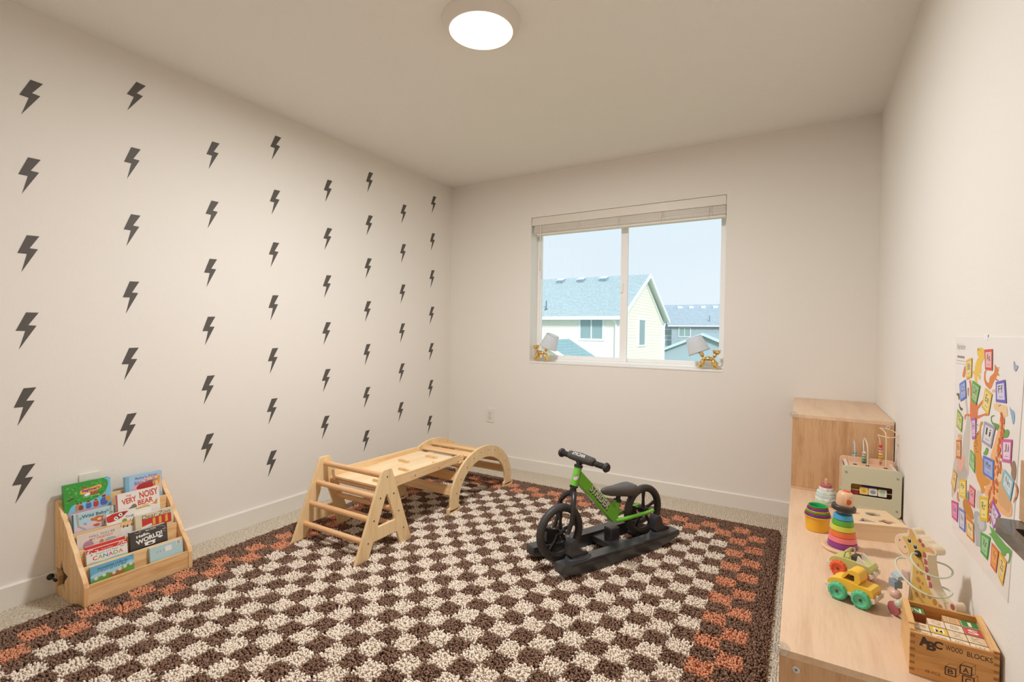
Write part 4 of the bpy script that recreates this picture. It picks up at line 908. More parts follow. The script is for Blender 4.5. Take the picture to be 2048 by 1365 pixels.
for x, z in ((-.032, .203), (-.014, .194)): ag.poly('f2ead8', ell(x, z, .0068)).poly('2d2624', ell(x, z, .0058)).poly('f4f0ea', ell(x-.001, z+.003, .0015))
for x, z in ((-.062, .192), (-.044, .181)): ag.poly('b98a68', ell(x, z, .003)).poly('5a3a2a', ell(x, z, .0013))
ag.poly('a8704f', thick(smoothpoly([(-.064, .170), (-.050, .160), (-.038, .163), (-.036, .170)], 2, False), .0012))
for x, z, r_ in ((-.027, .226, .6), (.030, .204, -.5)): ag.poly('e0a278', ell(x, z, .006 if r_ > 0 else .011, .011 if r_ > 0 else .0055, r_*.5))
for x, z in ((-.001, .216), (.008, .208)): ag.poly('b4585a', ell(x, z, .0052))
for i, (x, z) in enumerate(((.012, .185), (.016, .168), (.020, .150), (.025, .132), (.031, .115))):
    ag.poly('b85f5c', [(x-.004, z+.008), (x+.003, z+.007), (x+.0065, z+.001), (x+.005, z-.006), (x-.003, z-.008)])
rr = random.Random(11)
for x, z, s_ in ((.002, .172, .003), (-.004, .150, .004), (.006, .135, .006), (-.006, .130, .004), (-.002, .112, .0065), (.010, .108, .004), (.004, .095, .004), (.012, .078, .007), (-.006, .07, .007), (.03, .085, .006), (.045, .078, .007), (.06, .075, .0055), (.03, .05, .008), (.05, .05, .007), (.07, .055, .006), (.0, .045, .007), (.02, .03, .006)):
    ag.poly('b9834f', smoothpoly([(x+s_*rr.uniform(.8, 1.1)*math.cos(t), z+s_*1.25*rr.uniform(.8, 1.1)*math.sin(t)) for t in [2*PI*k/6 for k in range(6)]], 1), x == .002)
ag.w += ag.st; ag.poly('b4585a', ell(.091, .092, .0055, .007))
ag.done('face_print', gb)
G().prism(rrect(-.045, .004, .105, .014, .004), -.035, .06, GU).build('base_board', mat('e9d6b4', .4), gi, bevel=.002)
for x in (-.035, .085):
    for y in (-.036, .061):
        M = Matrix.Translation((x, y, .0185)) @ Matrix.Rotation(PI/2, 4, 'X')
        w_ = G().lathe([(.016, -.004), (.018, -.003), (.018, .003), (.016, .004)], 24, M=M).build('wheel', mat('b8686a', .45), gi, True)
def gw(pts, r=.0023, c='d2d8c2'): G().tube(sm3(pts, 3), r, 10).build('wire', mat(c, .35), gi, True)
gw([(-.004, 0, .180), (-.002, -.018, .184), (.008, -.036, .176), (.038, -.040, .158), (.062, -.020, .150), (.066, .012, .150), (.054, .042, .158), (.032, .045, .166), (.016, .028, .168)])
gw([(-.040, .005, .150), (-.054, -.008, .150), (-.048, -.028, .136), (-.005, -.044, .120), (.04, -.044, .106), (.064, -.02, .100), (.068, .012, .102), (.056, .04, .108), (.036, .028, .112)])
gw([(-.030, 0, .085), (-.036, -.012, .108), (-.044, -.016, .104), (-.046, -.022, .07), (-.036, -.032, .050), (-.018, -.036, .038), (.006, -.034, .045), (.02, -.022, .055), (.03, 0, .058)])
G().lathe([(.0085, 0), (.0085, .004), (.004, .005)], 16, M=Matrix.Rotation(PI/2, 4, 'X'), c=(-.004, 0, .180)).build('grommet', mat('2c2826', .5), gi)
G().box(-.012, .012, -.009, .009, -.006, .006, M=Matrix.Translation((-.047, -.018, .100)) @ Matrix.Rotation(.2, 4, 'Y')).build('bead', mat('bccbd6', .35), gi, bevel=.001)
G().box(-.013, .013, -.010, .010, -.009, .009, M=Matrix.Translation((-.048, -.022, .080)) @ Matrix.Rotation(-.2, 4, 'Z')).build('bead', mat('8798a6', .4), gi, bevel=.001)
G().ball((-.037, -.031, .056), .0135, (1, 1, .9)).build('bead', mat('ddb7a8', .3), gi, True)
G().ball((-.020, -.035, .038), .0115, (1, 1, 1)).build('bead', mat('c9cdb9', .35), gi, True); G().ball((.008, -.033, .046), .010).build('bead', mat('a9b7bd', .35), gi, True)
G().box(-.012, .012, -.008, .008, -.014, .014, M=Matrix.Translation((-.046, .012, .10))).build('bead', mat('e2bfae', .45), gi, bevel=.001)
G().prism([(-.058, .01), (-.040, .01), (-.032, .135), (-.040, .15)], .03, .04, GU).build('brace', wood('e8b682', 'd9a068', 'z', 2), gi)

# ABC block box
BXR = -.045
bx = thing('block_box', 'open varnished pine box printed ABC WOOD BLOCKS at the cabinet end', 'box', (.2988, 1.4630, ZT), BXR)
BW = wood('dca05c', 'bd7a3a', 'x', 2.2, .38, 12); BWL = wood('e6b678', 'd09a58', 'y', 2.2, .38, 12)
hx, hy, ht_ = .0727, .0775, .0985
fr_ = G().box(-hx, hx, -hy, -hy+.007, 0, ht_-.004).build('front_board', BW, bx, bevel=.0006)
G().box(-hx, hx, hy-.007, hy, 0, ht_).build('back_board', BW, bx, bevel=.0006)
G().box(-hx, -hx+.009, -hy+.007, hy-.007, 0, ht_).build('side_board', BWL, bx, bevel=.0006); G().box(hx-.009, hx, -hy+.007, hy-.007, 0, ht_).build('side_board', BWL, bx, bevel=.0006)
for q_ in ((-hx-.0005, -hx+.012, -hy+.03, hy+.001), (hx-.012, hx+.0002, -hy-.0005, hy+.001)): G().box(*q_, ht_, ht_+.003).build('rim_strip', BWL, bx, bevel=.0006)
G().box(-hx+.009, hx-.009, -hy+.007, hy-.007, 0, .055).build('bottom_board', BWL, bx)
a = Art(lambda u, v, w: (u, -hy-w, v))
DK = '4a3324'
a.text(DK, 'A', -.048, .0800, .020, .021, .1, .06).text(DK, 'B', -.036, .0735, .016, .020, 0, .05).text(DK, 'C', -.0245, .0800, .015, .017, -.1, .04)
a.text(DK, 'WOOD', .0015, .0800, .028, .0105, 0, .01).text(DK, 'BLOCKS', .042, .0785, .040, .0105, 0, .01).text('6a4a30', '48 PCS', -.033, .016, .026, .006, 0, .0)
def cube_art(x, y, s_, letter):
    for P_ in ([(x, y), (x+s_, y), (x+s_, y+s_), (x, y+s_)],): 
        for i in range(4): a.poly(DK, thick([P_[i], P_[(i+1) % 4]], .0022), i == 0)
    for q in ([(x, y+s_), (x+.006, y+s_+.008), (x+s_+.006, y+s_+.008), (x+s_, y+s_)], [(x+s_, y), (x+s_+.006, y+.008), (x+s_+.006, y+s_+.008)]):
        for i in range(len(q)-1): a.poly(DK, thick([q[i], q[i+1]], .0005), False)
    a.text(DK, letter, x+s_/2, y+s_/2, s_*.55, s_*.62, 0, .02)
cube_art(-.012, .0215, .017, 'B'); cube_art(.012, .0335, .018, 'A'); cube_art(.016, .012, .018, 'C')
for z in (.012, .027, .042, .057, .072, .087):
    for x0, x1 in ((-hx, -hx+.009), (hx-.009, hx)): a.poly('a8703a', [(x0, z-.003), (x1, z-.003), (x1, z+.003), (x0, z+.003)], z == .012 and x0 < 0)
a.done('front_print', fr_)
BLKW = wood('ecc79a', 'dcb07c', 'x', 3, .45)
def block(label, ci, ri, tone, paint, sym, z=.0555, s_=.0305):
    lx_, ly_ = -.0640+.0160+ci*.0320, (-.0705+.0158+ri*.0352); x = .2988+lx_*math.cos(BXR)-ly_*math.sin(BXR); y = 1.4630+lx_*math.sin(BXR)+ly_*math.cos(BXR)
    T = thing('letter_block', label, 'toy block', (x, y, ZT+z), BXR, 'wooden letter blocks in the box')
    h = s_/2
    cube = G().box(-h, h, -h, h, 0, s_).build('cube', tone, T, bevel=.0008)
    a = Art(lambda u, v, w: (u, v, s_+w))
    if paint: a.poly(paint, [(-h+.001, -h+.001), (h-.001, -h+.001), (h-.001, h-.001), (-h+.001, h-.001)]); a.text('f3e6d0', sym, 0, 0, .006 if sym == '1' else .018, .020, 0, .015)
    elif sym and not sym.startswith('*'): a.text('5a4a40', sym, 0, 0, .016, .018, 0, .02).text('e9cda4', sym, 0, 0, .0145, .0165, 0, -.005)
    else:
        rr_ = random.Random(hash(label) % 97 if False else len(label))
        a.poly('6a5a50', thick(smoothpoly([(rr_.uniform(-.010, -.006), -.004), (-.004, .008), (.003, .002), (.009, .006), (.008, -.005), (0, -.008)], 2, False), .0011))
        a.poly('8a7a70', ell(.003, .001, .004, .0025))
    a.done('top_print', T); return T
LW = mat('e9cfaa', .5); LW2 = mat('efdcc0', .5)
block('plain block with bird sketch, front left corner of the box', 0, 0, LW, None, '*')
block('plain block with mouse sketch, front row second from left', 1, 0, LW2, None, '*')
block('plain block outlined P, front row third from left', 2, 0, LW2, None, 'P')
block('plain block outlined W, front right corner of the box', 3, 0, LW2, None, 'W')
block('plain block with cat sketch, second row leftmost in the box', 0, 1, LW, None, '*')
block('yellow topped block with a big letter M', 1, 1, LW, 'e5c235', 'M')
block('plain block outlined X behind the block outlined P', 2, 1, LW, None, 'X')
block('plain block outlined K behind the block outlined W', 3, 1, LW, None, 'K')
block('red sided plain block outlined Q behind the yellow block', 1, 2, mat('efd2b4', .5), None, 'Q')
block('plain block outlined figure 8 in the middle of the box', 2, 2, LW2, None, '8')
block('red topped block with letter S against the right side', 3, 2, mat('d98a7a', .5), 'd0504a', 'S')
block('green topped block with letter N in the back left corner', 0, 3, mat('a0582c', .5), '4a8a4a', 'N', .0585)
block('tan block outlined E in the back row', 2, 3, mat('e2b27a', .5), None, 'E')
block('green topped block with numeral 1 in the back right corner', 3, 3, LW, '3f8a45', '1')

# ------------------------------------------------------------------ right wall: poster and shelf
po = thing('alphabet_poster', 'paper alphabet poster of lettered blocks and animals on the right wall', 'poster', (XR, 1.58, .88))
def PF(u, v, w): return (-.00142-w, u-1.58, v-.88)     # u is world y, v is world z
G().prism([(1.822, 1.15), (1.318, 1.15), (1.372, .606), (1.80, .606)], -.0002, .0012, lambda u, v, w: (-.0002-w, u-1.58, v-.88)).build('paper', mat('f3ece6', .35, coat=.3), po)
a = Art(PF)
def quad_map(Q, inset=0.):
    tl, tr_, br, bl_ = Q
    def f(s_, t):
        s_ = inset+(1-2*inset)*s_; t = inset+(1-2*inset)*t
        top = (tl[0]+(tr_[0]-tl[0])*s_, tl[1]+(tr_[1]-tl[1])*s_); bot = (bl_[0]+(br[0]-bl_[0])*s_, bl_[1]+(br[1]-bl_[1])*s_)
        return (bot[0]+(top[0]-bot[0])*t, bot[1]+(top[1]-bot[1])*t)
    return f
# animals first (plain watercolour-like shapes), then the lettered blocks over them
ANIMALS = [
 ('cdc3b6', [(1.699, 0.994), (1.682, 0.953), (1.664, 0.937), (1.659, 0.917), (1.662, 0.886), (1.663, 0.860), (1.669, 0.832), (1.657, 0.807), (1.677, 0.781), (1.720, 0.751), (1.761, 0.736), (1.803, 0.704), (1.817, 0.696), (1.818, 0.737), (1.812, 0.784), (1.786, 0.823), (1.724, 0.848), (1.718, 0.890), (1.698, 0.916), (1.694, 0.945), (1.719, 0.996)]),
 ('bfb4a8', [(1.775, 0.797), (1.721, 0.817), (1.667, 0.807), (1.678, 0.787), (1.735, 0.759), (1.772, 0.769)]),
 ('d6cabd', [(1.596, 0.778), (1.556, 0.785), (1.551, 0.768), (1.568, 0.738), (1.595, 0.736)]),
 ('ecc253', [(1.622, 1.120), (1.603, 1.125), (1.575, 1.123), (1.566, 1.115), (1.573, 1.104), (1.594, 1.098), (1.615, 1.101), (1.624, 1.110)]),
 ('ecc253', [(1.615, 1.101), (1.575, 1.103), (1.553, 1.119), (1.551, 1.110), (1.575, 1.094), (1.585, 1.086), (1.589, 1.074), (1.585, 1.061), (1.597, 1.063), (1.611, 1.060), (1.610, 1.056), (1.619, 1.052), (1.611, 1.038), (1.628, 1.034), (1.638, 1.044), (1.641, 1.065), (1.636, 1.080)]),
 ('ecc253', [(1.638, 1.066), (1.637, 1.060), (1.652, 1.055), (1.658, 1.061)]),
 ('ecc253', [(1.616, 1.060), (1.596, 1.061), (1.590, 1.054), (1.592, 1.045), (1.607, 1.049)]),
 ('d9a23a', [(1.621, 1.123), (1.611, 1.124), (1.612, 1.117), (1.620, 1.116)]),
 ('df8540', [(1.495, 1.091), (1.485, 1.085), (1.470, 1.082), (1.465, 1.076), (1.473, 1.072), (1.462, 1.068), (1.462, 1.064), (1.473, 1.066), (1.482, 1.060), (1.498, 1.048), (1.509, 1.035), (1.519, 1.030), (1.534, 1.031), (1.528, 1.045), (1.524, 1.059), (1.505, 1.065), (1.492, 1.073)]),
 ('df8540', [(1.562, 1.070), (1.546, 1.073), (1.553, 1.067), (1.556, 1.055), (1.545, 1.045), (1.528, 1.044), (1.529, 1.032), (1.550, 1.036), (1.563, 1.046), (1.566, 1.058)]),
 ('df8540', [(1.485, 1.060), (1.473, 1.056), (1.461, 1.056), (1.471, 1.052), (1.486, 1.054)]),
 ('eeb48a', [(1.509, 1.030), (1.485, 1.034), (1.484, 1.028), (1.503, 1.024)]),
 ('de7c4c', [(1.684, 1.038), (1.671, 1.041), (1.661, 1.029), (1.660, 1.001), (1.648, 0.987), (1.612, 0.990), (1.603, 0.982), (1.604, 0.960), (1.610, 0.934), (1.651, 0.928), (1.665, 0.944), (1.668, 0.970), (1.667, 0.989), (1.673, 1.022)]),
 ('de7c4c', [(1.608, 0.979), (1.579, 0.996), (1.566, 1.002), (1.564, 0.998), (1.602, 0.972)]),
 ('de7c4c', [(1.606, 0.958), (1.576, 0.964), (1.534, 0.975), (1.521, 0.974), (1.528, 0.967), (1.559, 0.965), (1.605, 0.948)]),
 ('de7c4c', [(1.663, 0.954), (1.662, 0.946), (1.701, 0.946), (1.707, 0.929), (1.716, 0.937), (1.711, 0.947)]),
 ('f2b894', [(1.650, 0.945), (1.614, 0.950), (1.611, 0.922), (1.644, 0.917)]),
 ('eecb9a', [(1.487, 1.003), (1.468, 1.005), (1.449, 1.004), (1.410, 1.007), (1.407, 0.994), (1.404, 0.984), (1.421, 0.983), (1.428, 0.971), (1.443, 0.981), (1.457, 0.987), (1.480, 0.987), (1.493, 0.992)]),
 ('eeb57c', [(1.445, 0.984), (1.417, 0.983), (1.421, 0.962), (1.429, 0.933), (1.440, 0.899), (1.449, 0.872), (1.443, 0.835), (1.441, 0.811), (1.443, 0.787), (1.372, 0.808), (1.371, 0.799), (1.484, 0.764), (1.501, 0.786), (1.536, 0.783), (1.535, 0.800), (1.499, 0.827), (1.504, 0.879), (1.491, 0.895), (1.474, 0.921), (1.454, 0.954)]),
 ('eeb57c', [(1.535, 0.795), (1.490, 0.807), (1.438, 0.802), (1.397, 0.810), (1.366, 0.818), (1.361, 0.791), (1.375, 0.781), (1.425, 0.772), (1.471, 0.787), (1.506, 0.783)]),
 ('d9a774', [(1.455, 0.864), (1.442, 0.870), (1.424, 0.871), (1.419, 0.863), (1.421, 0.843), (1.403, 0.836), (1.377, 0.825), (1.370, 0.812), (1.379, 0.798), (1.431, 0.802), (1.445, 0.810), (1.445, 0.834), (1.453, 0.848)]),
 ('d9a774', [(1.450, 0.812), (1.399, 0.828), (1.373, 0.818), (1.367, 0.805), (1.382, 0.786), (1.401, 0.791), (1.437, 0.789)]),
 ('ead0a8', [(1.455, 0.864), (1.437, 0.871), (1.421, 0.868), (1.423, 0.856), (1.430, 0.841), (1.445, 0.836), (1.454, 0.848)]),
 ('dd9440', [(1.629, 0.892), (1.609, 0.900), (1.602, 0.919), (1.586, 0.925), (1.585, 0.941), (1.574, 0.949), (1.561, 0.949), (1.563, 0.942), (1.573, 0.940), (1.577, 0.923), (1.573, 0.906), (1.568, 0.886), (1.572, 0.871), (1.555, 0.861), (1.547, 0.842), (1.538, 0.827), (1.499, 0.827), (1.494, 0.821), (1.523, 0.807), (1.549, 0.800), (1.527, 0.796), (1.542, 0.785), (1.558, 0.779), (1.564, 0.793), (1.600, 0.806), (1.608, 0.831), (1.614, 0.859), (1.627, 0.867)]),
 ('c98438', [(1.707, 0.723), (1.664, 0.735), (1.633, 0.724), (1.618, 0.716), (1.609, 0.701), (1.630, 0.695), (1.668, 0.693), (1.700, 0.699)]),
 ('dd9440', [(1.676, 0.700), (1.630, 0.696), (1.605, 0.692), (1.601, 0.673), (1.635, 0.670), (1.666, 0.673)]),
 ('b3b3b1', [(1.611, 0.720), (1.578, 0.732), (1.551, 0.728), (1.518, 0.724), (1.514, 0.710), (1.535, 0.696), (1.554, 0.692), (1.544, 0.656), (1.573, 0.649), (1.589, 0.643), (1.592, 0.672), (1.605, 0.689)]),
 ('c6c6c4', [(1.583, 0.718), (1.557, 0.728), (1.531, 0.720), (1.529, 0.706), (1.554, 0.694), (1.574, 0.700)]),
 ('e7b09a', [(1.763, 0.816), (1.723, 0.836), (1.703, 0.837), (1.698, 0.822), (1.718, 0.794), (1.735, 0.788), (1.771, 0.790)]),
 ('9c7a60', [(1.369, 0.896), (1.362, 0.902), (1.354, 0.899), (1.347, 0.889), (1.348, 0.874), (1.353, 0.861), (1.365, 0.864), (1.375, 0.869), (1.372, 0.883), (1.383, 0.890)]),
 ('df8555', [(1.352, 0.860), (1.342, 0.855), (1.336, 0.848), (1.341, 0.835), (1.353, 0.820), (1.358, 0.815), (1.355, 0.825), (1.345, 0.837), (1.344, 0.847), (1.353, 0.855)]),
 ('6aa852', [(1.497, 0.727), (1.482, 0.724), (1.465, 0.726), (1.453, 0.723), (1.420, 0.721), (1.389, 0.718), (1.360, 0.721), (1.361, 0.708), (1.367, 0.692), (1.376, 0.685), (1.376, 0.690), (1.370, 0.698), (1.371, 0.710), (1.388, 0.703), (1.392, 0.694), (1.407, 0.691), (1.418, 0.696), (1.440, 0.697), (1.457, 0.700), (1.475, 0.705), (1.492, 0.705), (1.495, 0.707), (1.475, 0.713)]),
 ('6a9a4c', [(1.503, 0.972), (1.487, 0.976), (1.479, 0.975), (1.498, 0.971), (1.503, 0.966), (1.497, 0.958), (1.478, 0.959), (1.454, 0.960), (1.447, 0.956), (1.458, 0.948), (1.467, 0.944), (1.472, 0.949), (1.489, 0.953), (1.502, 0.956), (1.509, 0.965)]),
 ('73a556', [(1.426, 0.949), (1.402, 0.959), (1.389, 0.955), (1.396, 0.943), (1.412, 0.937), (1.430, 0.936)]),
 ('73a556', [(1.554, 0.877), (1.538, 0.885), (1.536, 0.893), (1.519, 0.896), (1.516, 0.890), (1.525, 0.878), (1.545, 0.873)]),
 ('8fb6c8', [(1.396, 1.009), (1.389, 1.002), (1.373, 1.001), (1.364, 0.994), (1.365, 0.980), (1.372, 0.970), (1.381, 0.985), (1.390, 0.998)]),
 ('a9abb8', [(1.379, 1.104), (1.373, 1.097), (1.369, 1.094), (1.353, 1.093), (1.358, 1.086), (1.369, 1.079), (1.380, 1.087)]),
 ('6e5c50', [(1.793, 0.993), (1.768, 0.997), (1.763, 0.980), (1.773, 0.977), (1.778, 0.988), (1.797, 0.989)]),
 ('6e5c50', [(1.773, 0.973), (1.753, 0.959), (1.729, 0.960), (1.739, 0.951), (1.760, 0.954)]),
 ('e08a52', [(1.727, 1.072), (1.718, 1.074), (1.718, 1.049), (1.734, 1.040), (1.745, 1.047), (1.736, 1.059)]),
 ('e08a52', [(1.695, 1.016), (1.683, 1.021), (1.684, 1.006), (1.680, 0.997), (1.690, 0.998)]),
 ('d9b48f', [(1.770, 0.884), (1.739, 0.890), (1.727, 0.878), (1.769, 0.871)]),
 ('de8550', [(1.761, 0.728), (1.750, 0.732), (1.748, 0.715), (1.734, 0.712), (1.744, 0.705), (1.762, 0.709)]),
 ('8a9a98', [(1.671, 0.753), (1.656, 0.761), (1.653, 0.732), (1.672, 0.732)]),
]
for c, pts in ANIMALS:
    a.w += .000012; a.poly(c, smoothpoly(pts, 1), False)
rr = random.Random(4); a.w += .00002
for i in range(90):
    t = rr.random(); u = 1.432+.075*t*t+rr.uniform(-.016, .018)*(.5+1.3*t); v = .985-.25*t
    a.w += .000006; a.poly('d96f38', ell(u, v, .0062, .0050, rr.random()*3, 6), False)
a.w += .00001
for i in range(26): a.poly('3a2c22', ell(1.603+rr.uniform(-.012, .012), .90+rr.uniform(-.03, .04), .0016, .0014, 0, 6), False)
for u, v in ((1.617, 1.118), (1.447, 1.003), (1.455, 1.0), (1.60, 1.118), (1.57, .70), (1.462, 1.083)): a.poly('3a2c22', ell(u, v, .0018, .0014, 0, 6), False)
BLK = [('Aa', 'd9544a', 'eab8b4', [(1.564, 1.12), (1.508, 1.123), (1.505, 1.074), (1.554, 1.073)]), ('Bb', 'e5b53a', 'ecd690', [(1.709, 1.089), (1.66, 1.097), (1.659, 1.048), (1.704, 1.038)]),
 ('Cc', '6a82c8', 'a3b3dc', [(1.767, 1.022), (1.712, 1.038), (1.699, 0.991), (1.752, 0.975)]), ('Dd', '5aa845', 'a9c48a', [(1.65, 1.041), (1.588, 1.032), (1.614, 0.982), (1.657, 0.99)]),
 ('Ee', 'e6bd42', 'ecd892', [(1.55, 1.031), (1.5, 1.021), (1.521, 0.97), (1.572, 0.982)]), ('Ff', '6f66bb', 'd8d0e2', [(1.479, 1.05), (1.423, 1.06), (1.41, 1.011), (1.475, 1.007)]),
 ('Gg', '8cad45', 'd8d48a', [(1.778, 0.952), (1.727, 0.937), (1.733, 0.895), (1.783, 0.903)]), ('Hh', 'b56aae', 'e2c4d6', [(1.653, 0.944), (1.614, 0.952), (1.609, 0.9), (1.638, 0.894)]),
 ('Ii', 'a39fae', 'dcd8d8', [(1.548, 0.953), (1.472, 0.951), (1.496, 0.899), (1.564, 0.901)]), ('Jj', 'd0619c', 'ecd0da', [(1.43, 0.932), (1.371, 0.942), (1.375, 0.893), (1.425, 0.885)]),
 ('Kk', 'd9753a', 'eab886', [(1.781, 0.866), (1.735, 0.875), (1.732, 0.823), (1.778, 0.817)]), ('Ll', '6fb35a', 'acd09a', [(1.651, 0.866), (1.612, 0.859), (1.609, 0.814), (1.656, 0.826)]),
 ('Mm', '5f79c4', 'a4b1de', [(1.55, 0.872), (1.474, 0.877), (1.473, 0.83), (1.546, 0.829)]), ('Nn', '85bfcb', 'd2dde0', [(1.411, 0.872), (1.355, 0.861), (1.371, 0.816), (1.421, 0.837)]),
 ('Oo', 'e0a24a', 'ecd09a', [(1.8, 0.78), (1.764, 0.775), (1.782, 0.719), (1.822, 0.736)]), ('Pp', 'e8bd38', 'efd98a', [(1.74, 0.767), (1.678, 0.782), (1.675, 0.732), (1.735, 0.722)]),
 ('Qq', 'dd6068', 'eaa4ac', [(1.648, 0.778), (1.603, 0.777), (1.604, 0.73), (1.649, 0.729)]), ('Rr', 'e2b92e', 'eedb84', [(1.568, 0.77), (1.503, 0.786), (1.504, 0.729), (1.556, 0.717)]),
 ('Ss', 'a35ab8', 'e4d0e0', [(1.479, 0.788), (1.425, 0.77), (1.465, 0.726), (1.481, 0.745)]), ('Uu', 'd4548f', 'e59abc', [(1.812, 0.69), (1.746, 0.702), (1.746, 0.648), (1.802, 0.645)]),
 ('Vv', '8288c8', 'd6d2e0', [(1.737, 0.693), (1.679, 0.699), (1.674, 0.645), (1.727, 0.641)]), ('Ww', 'dc8838', 'ecd4a0', [(1.675, 0.689), (1.605, 0.692), (1.598, 0.646), (1.659, 0.644)]),
 ('Xx', '4fa24a', '9ccb94', [(1.55, 0.691), (1.483, 0.702), (1.498, 0.644), (1.546, 0.644)]), ('Yy', 'e2703a', 'eea45a', [(1.473, 0.694), (1.428, 0.692), (1.44, 0.638), (1.477, 0.641)]),
 ('Zz', 'e6b030', 'eed28a', [(1.423, 0.694), (1.38, 0.688), (1.399, 0.628), (1.426, 0.638)])]
w_top = a.w
for t, c, ci, Q in BLK:
    a.w = w_top; a.poly(c, Q); f0 = quad_map(Q, .13); a.poly(ci, [f0(0, 0), f0(1, 0), f0(1, 1), f0(0, 1)])
    f1 = quad_map(Q, 0); a.text('3c3430', t, .5, .62, .46, .34, 0, 0, mapf=f1); [a.poly('9a8a84', [f1(.34+k_*.09, .23), f1(.40+k_*.09, .23), f1(.40+k_*.09, .28), f1(.34+k_*.09, .28)], k_ == 0) for k_ in range(4)]
a.w = .00012; TX = quad_map([(1.809, 1.131), (1.72, 1.131), (1.72, 1.05), (1.809, 1.05)])
a.text('b3a796', 'Alphabet', .5, .88, .95, .26, 0, 0, mapf=TX)
for k_ in range(9): a.poly('9a9088', [TX(.1+k_*.09, .52), TX(.17+k_*.09, .52), TX(.17+k_*.09, .60), TX(.1+k_*.09, .60)], k_ == 0)
a.w = .00014; a.poly('c98a80', [TX(0, .42), TX(1, .42), TX(1, .44), TX(0, .44)]); a.poly('b0a69c', [TX(0, .32), TX(1, .32), TX(1, .335), TX(0, .335)])
a.done('printed_picture', po)
G().box(-.0019, -.0013, -.034, -.002, .262, .276).build('tape', mat('f6f4f0', .3), po, loc=(0, .0, 0))

sf = thing('wall_shelf', 'black rounded wall shelf with a recess at the right edge', 'shelf', (XR, 1.14, .777))
shp = rrect(-.049, -.22, -.0005, .142, .012, 5)
G().prism(shp, 0, .026, lambda u, v, w: (u, v, w), [rrect(-.036, -.18, -.010, .085, .008, 4)[::-1]]).build('shelf_rim', mat('5a534c', .3, coat=.4), sf, bevel=.004, seg=3)
G().prism(rrect(-.036, -.18, -.010, .085, .008, 4), 0, .004, lambda u, v, w: (u, v, w)).build('shelf_floor', mat('2b2724', .5), sf)
G().box(-.012, -.0005, -.25, .150, .0265, .14).build('back_board', wood('c9a27a', 'b88f66', 'y', 1), sf, bevel=.001)

# ------------------------------------------------------------------ balloon dog lamps
SHADE = bpy.data.materials.new('shade_cloth'); SHADE.use_nodes = True
_t = SHADE.node_tree; _t.nodes.remove(_t.nodes['Principled BSDF']); _d = _t.nodes.new('ShaderNodeBsdfDiffuse'); _d.inputs[0].default_value = (.86, .87, .89, 1)
_u = _t.nodes.new('ShaderNodeBsdfTranslucent'); _u.inputs[0].default_value = (.86, .88, .91, 1); _x = _t.nodes.new('ShaderNodeMixShader'); _x.inputs[0].default_value = .5
_t.links.new(_d.outputs[0], _x.inputs[1]); _t.links.new(_u.outputs[0], _x.inputs[2]); _t.links.new(_x.outputs[0], _t.nodes['Material Output'].inputs[0])
def dog(label, loc, rotz, mir):
    T = thing('dog_lamp', label, 'table lamp', loc, rotz, 'gold balloon dog lamps on the window sill')
    # local x = towards head
    def sau(p, q, r, nm):
        p, q = Vector(p), Vector(q); pts = []; rs = []
        for i in range(11):
            t = i/10; pts.append(p.lerp(q, t)); rs.append(r*max(.12, math.sin(PI*t)**.42))
        return G().tube(pts, rs, 16).build(nm, GOLD, T, True)
    sau((-.030, 0, .072), (.032, 0, .072), .0185, 'torso')
    for y in (-.017, .017):
        sau((.030, y*.7, .075), (.052, y*1.15, .004), .0165, 'leg'); sau((-.030, y*.7, .075), (-.054, y*1.15, .004), .0165, 'leg')
    sau((.034, 0, .078), (.046, 0, .112), .0125, 'neck')
    hd_ = sau((.040, 0, .106), (.074, 0, .128), .0165, 'head')
    for y in (-.013, .013): sau((.044, y*.4, .108), (.034, y*1.4, .136), .011, 'ear')
    G().lathe([(.002, 0), (.004, .006), (1e-5, .007)], 10, M=Matrix.Translation((.073, 0, .129)) @ Matrix.Rotation(.7, 4, 'Y')).build('nose_knot', GOLD, T)
    sau((-.036, 0, .080), (-.050, 0, .122), .0155, 'tail')
    M = Matrix.Translation((-.060, 0, .116)) @ Matrix.Rotation(-.38, 4, 'Y')
    G().lathe([(.0735, 0), (.0525, .108)], 48, M=M, cap=False).build('lamp_shade', SHADE, T, True)
    G().tube([M @ Vector((0, 0, -.01)), M @ Vector((0, 0, .07))], .008, 12).build('socket', mat('b8b0a4', .4), T, True)
    G().lathe([(1e-5, .035), (.016, .05), (.018, .065), (.010, .085), (1e-5, .09)], 18, M=M).build('bulb', mat('f4f2ee', .3), T, True)
    for z, r in ((0.0, .0738), (.108, .0528)):
        G().tube([M @ Vector((r*math.cos(t), r*math.sin(t), z)) for t in (2*PI*i/40 for i in range(40))], .0011, 6, closed=True).build('shade_rim', mat('b08d84', .5), T, True)
dog('gold balloon dog lamp with white shade at the left end of the sill', (-1.835, YB+.039, WZ0+.0008), PI, False)
dog('gold balloon dog lamp with white shade at the right end of the sill', (-.548, YB+.039, WZ0+.0008), 0, True)

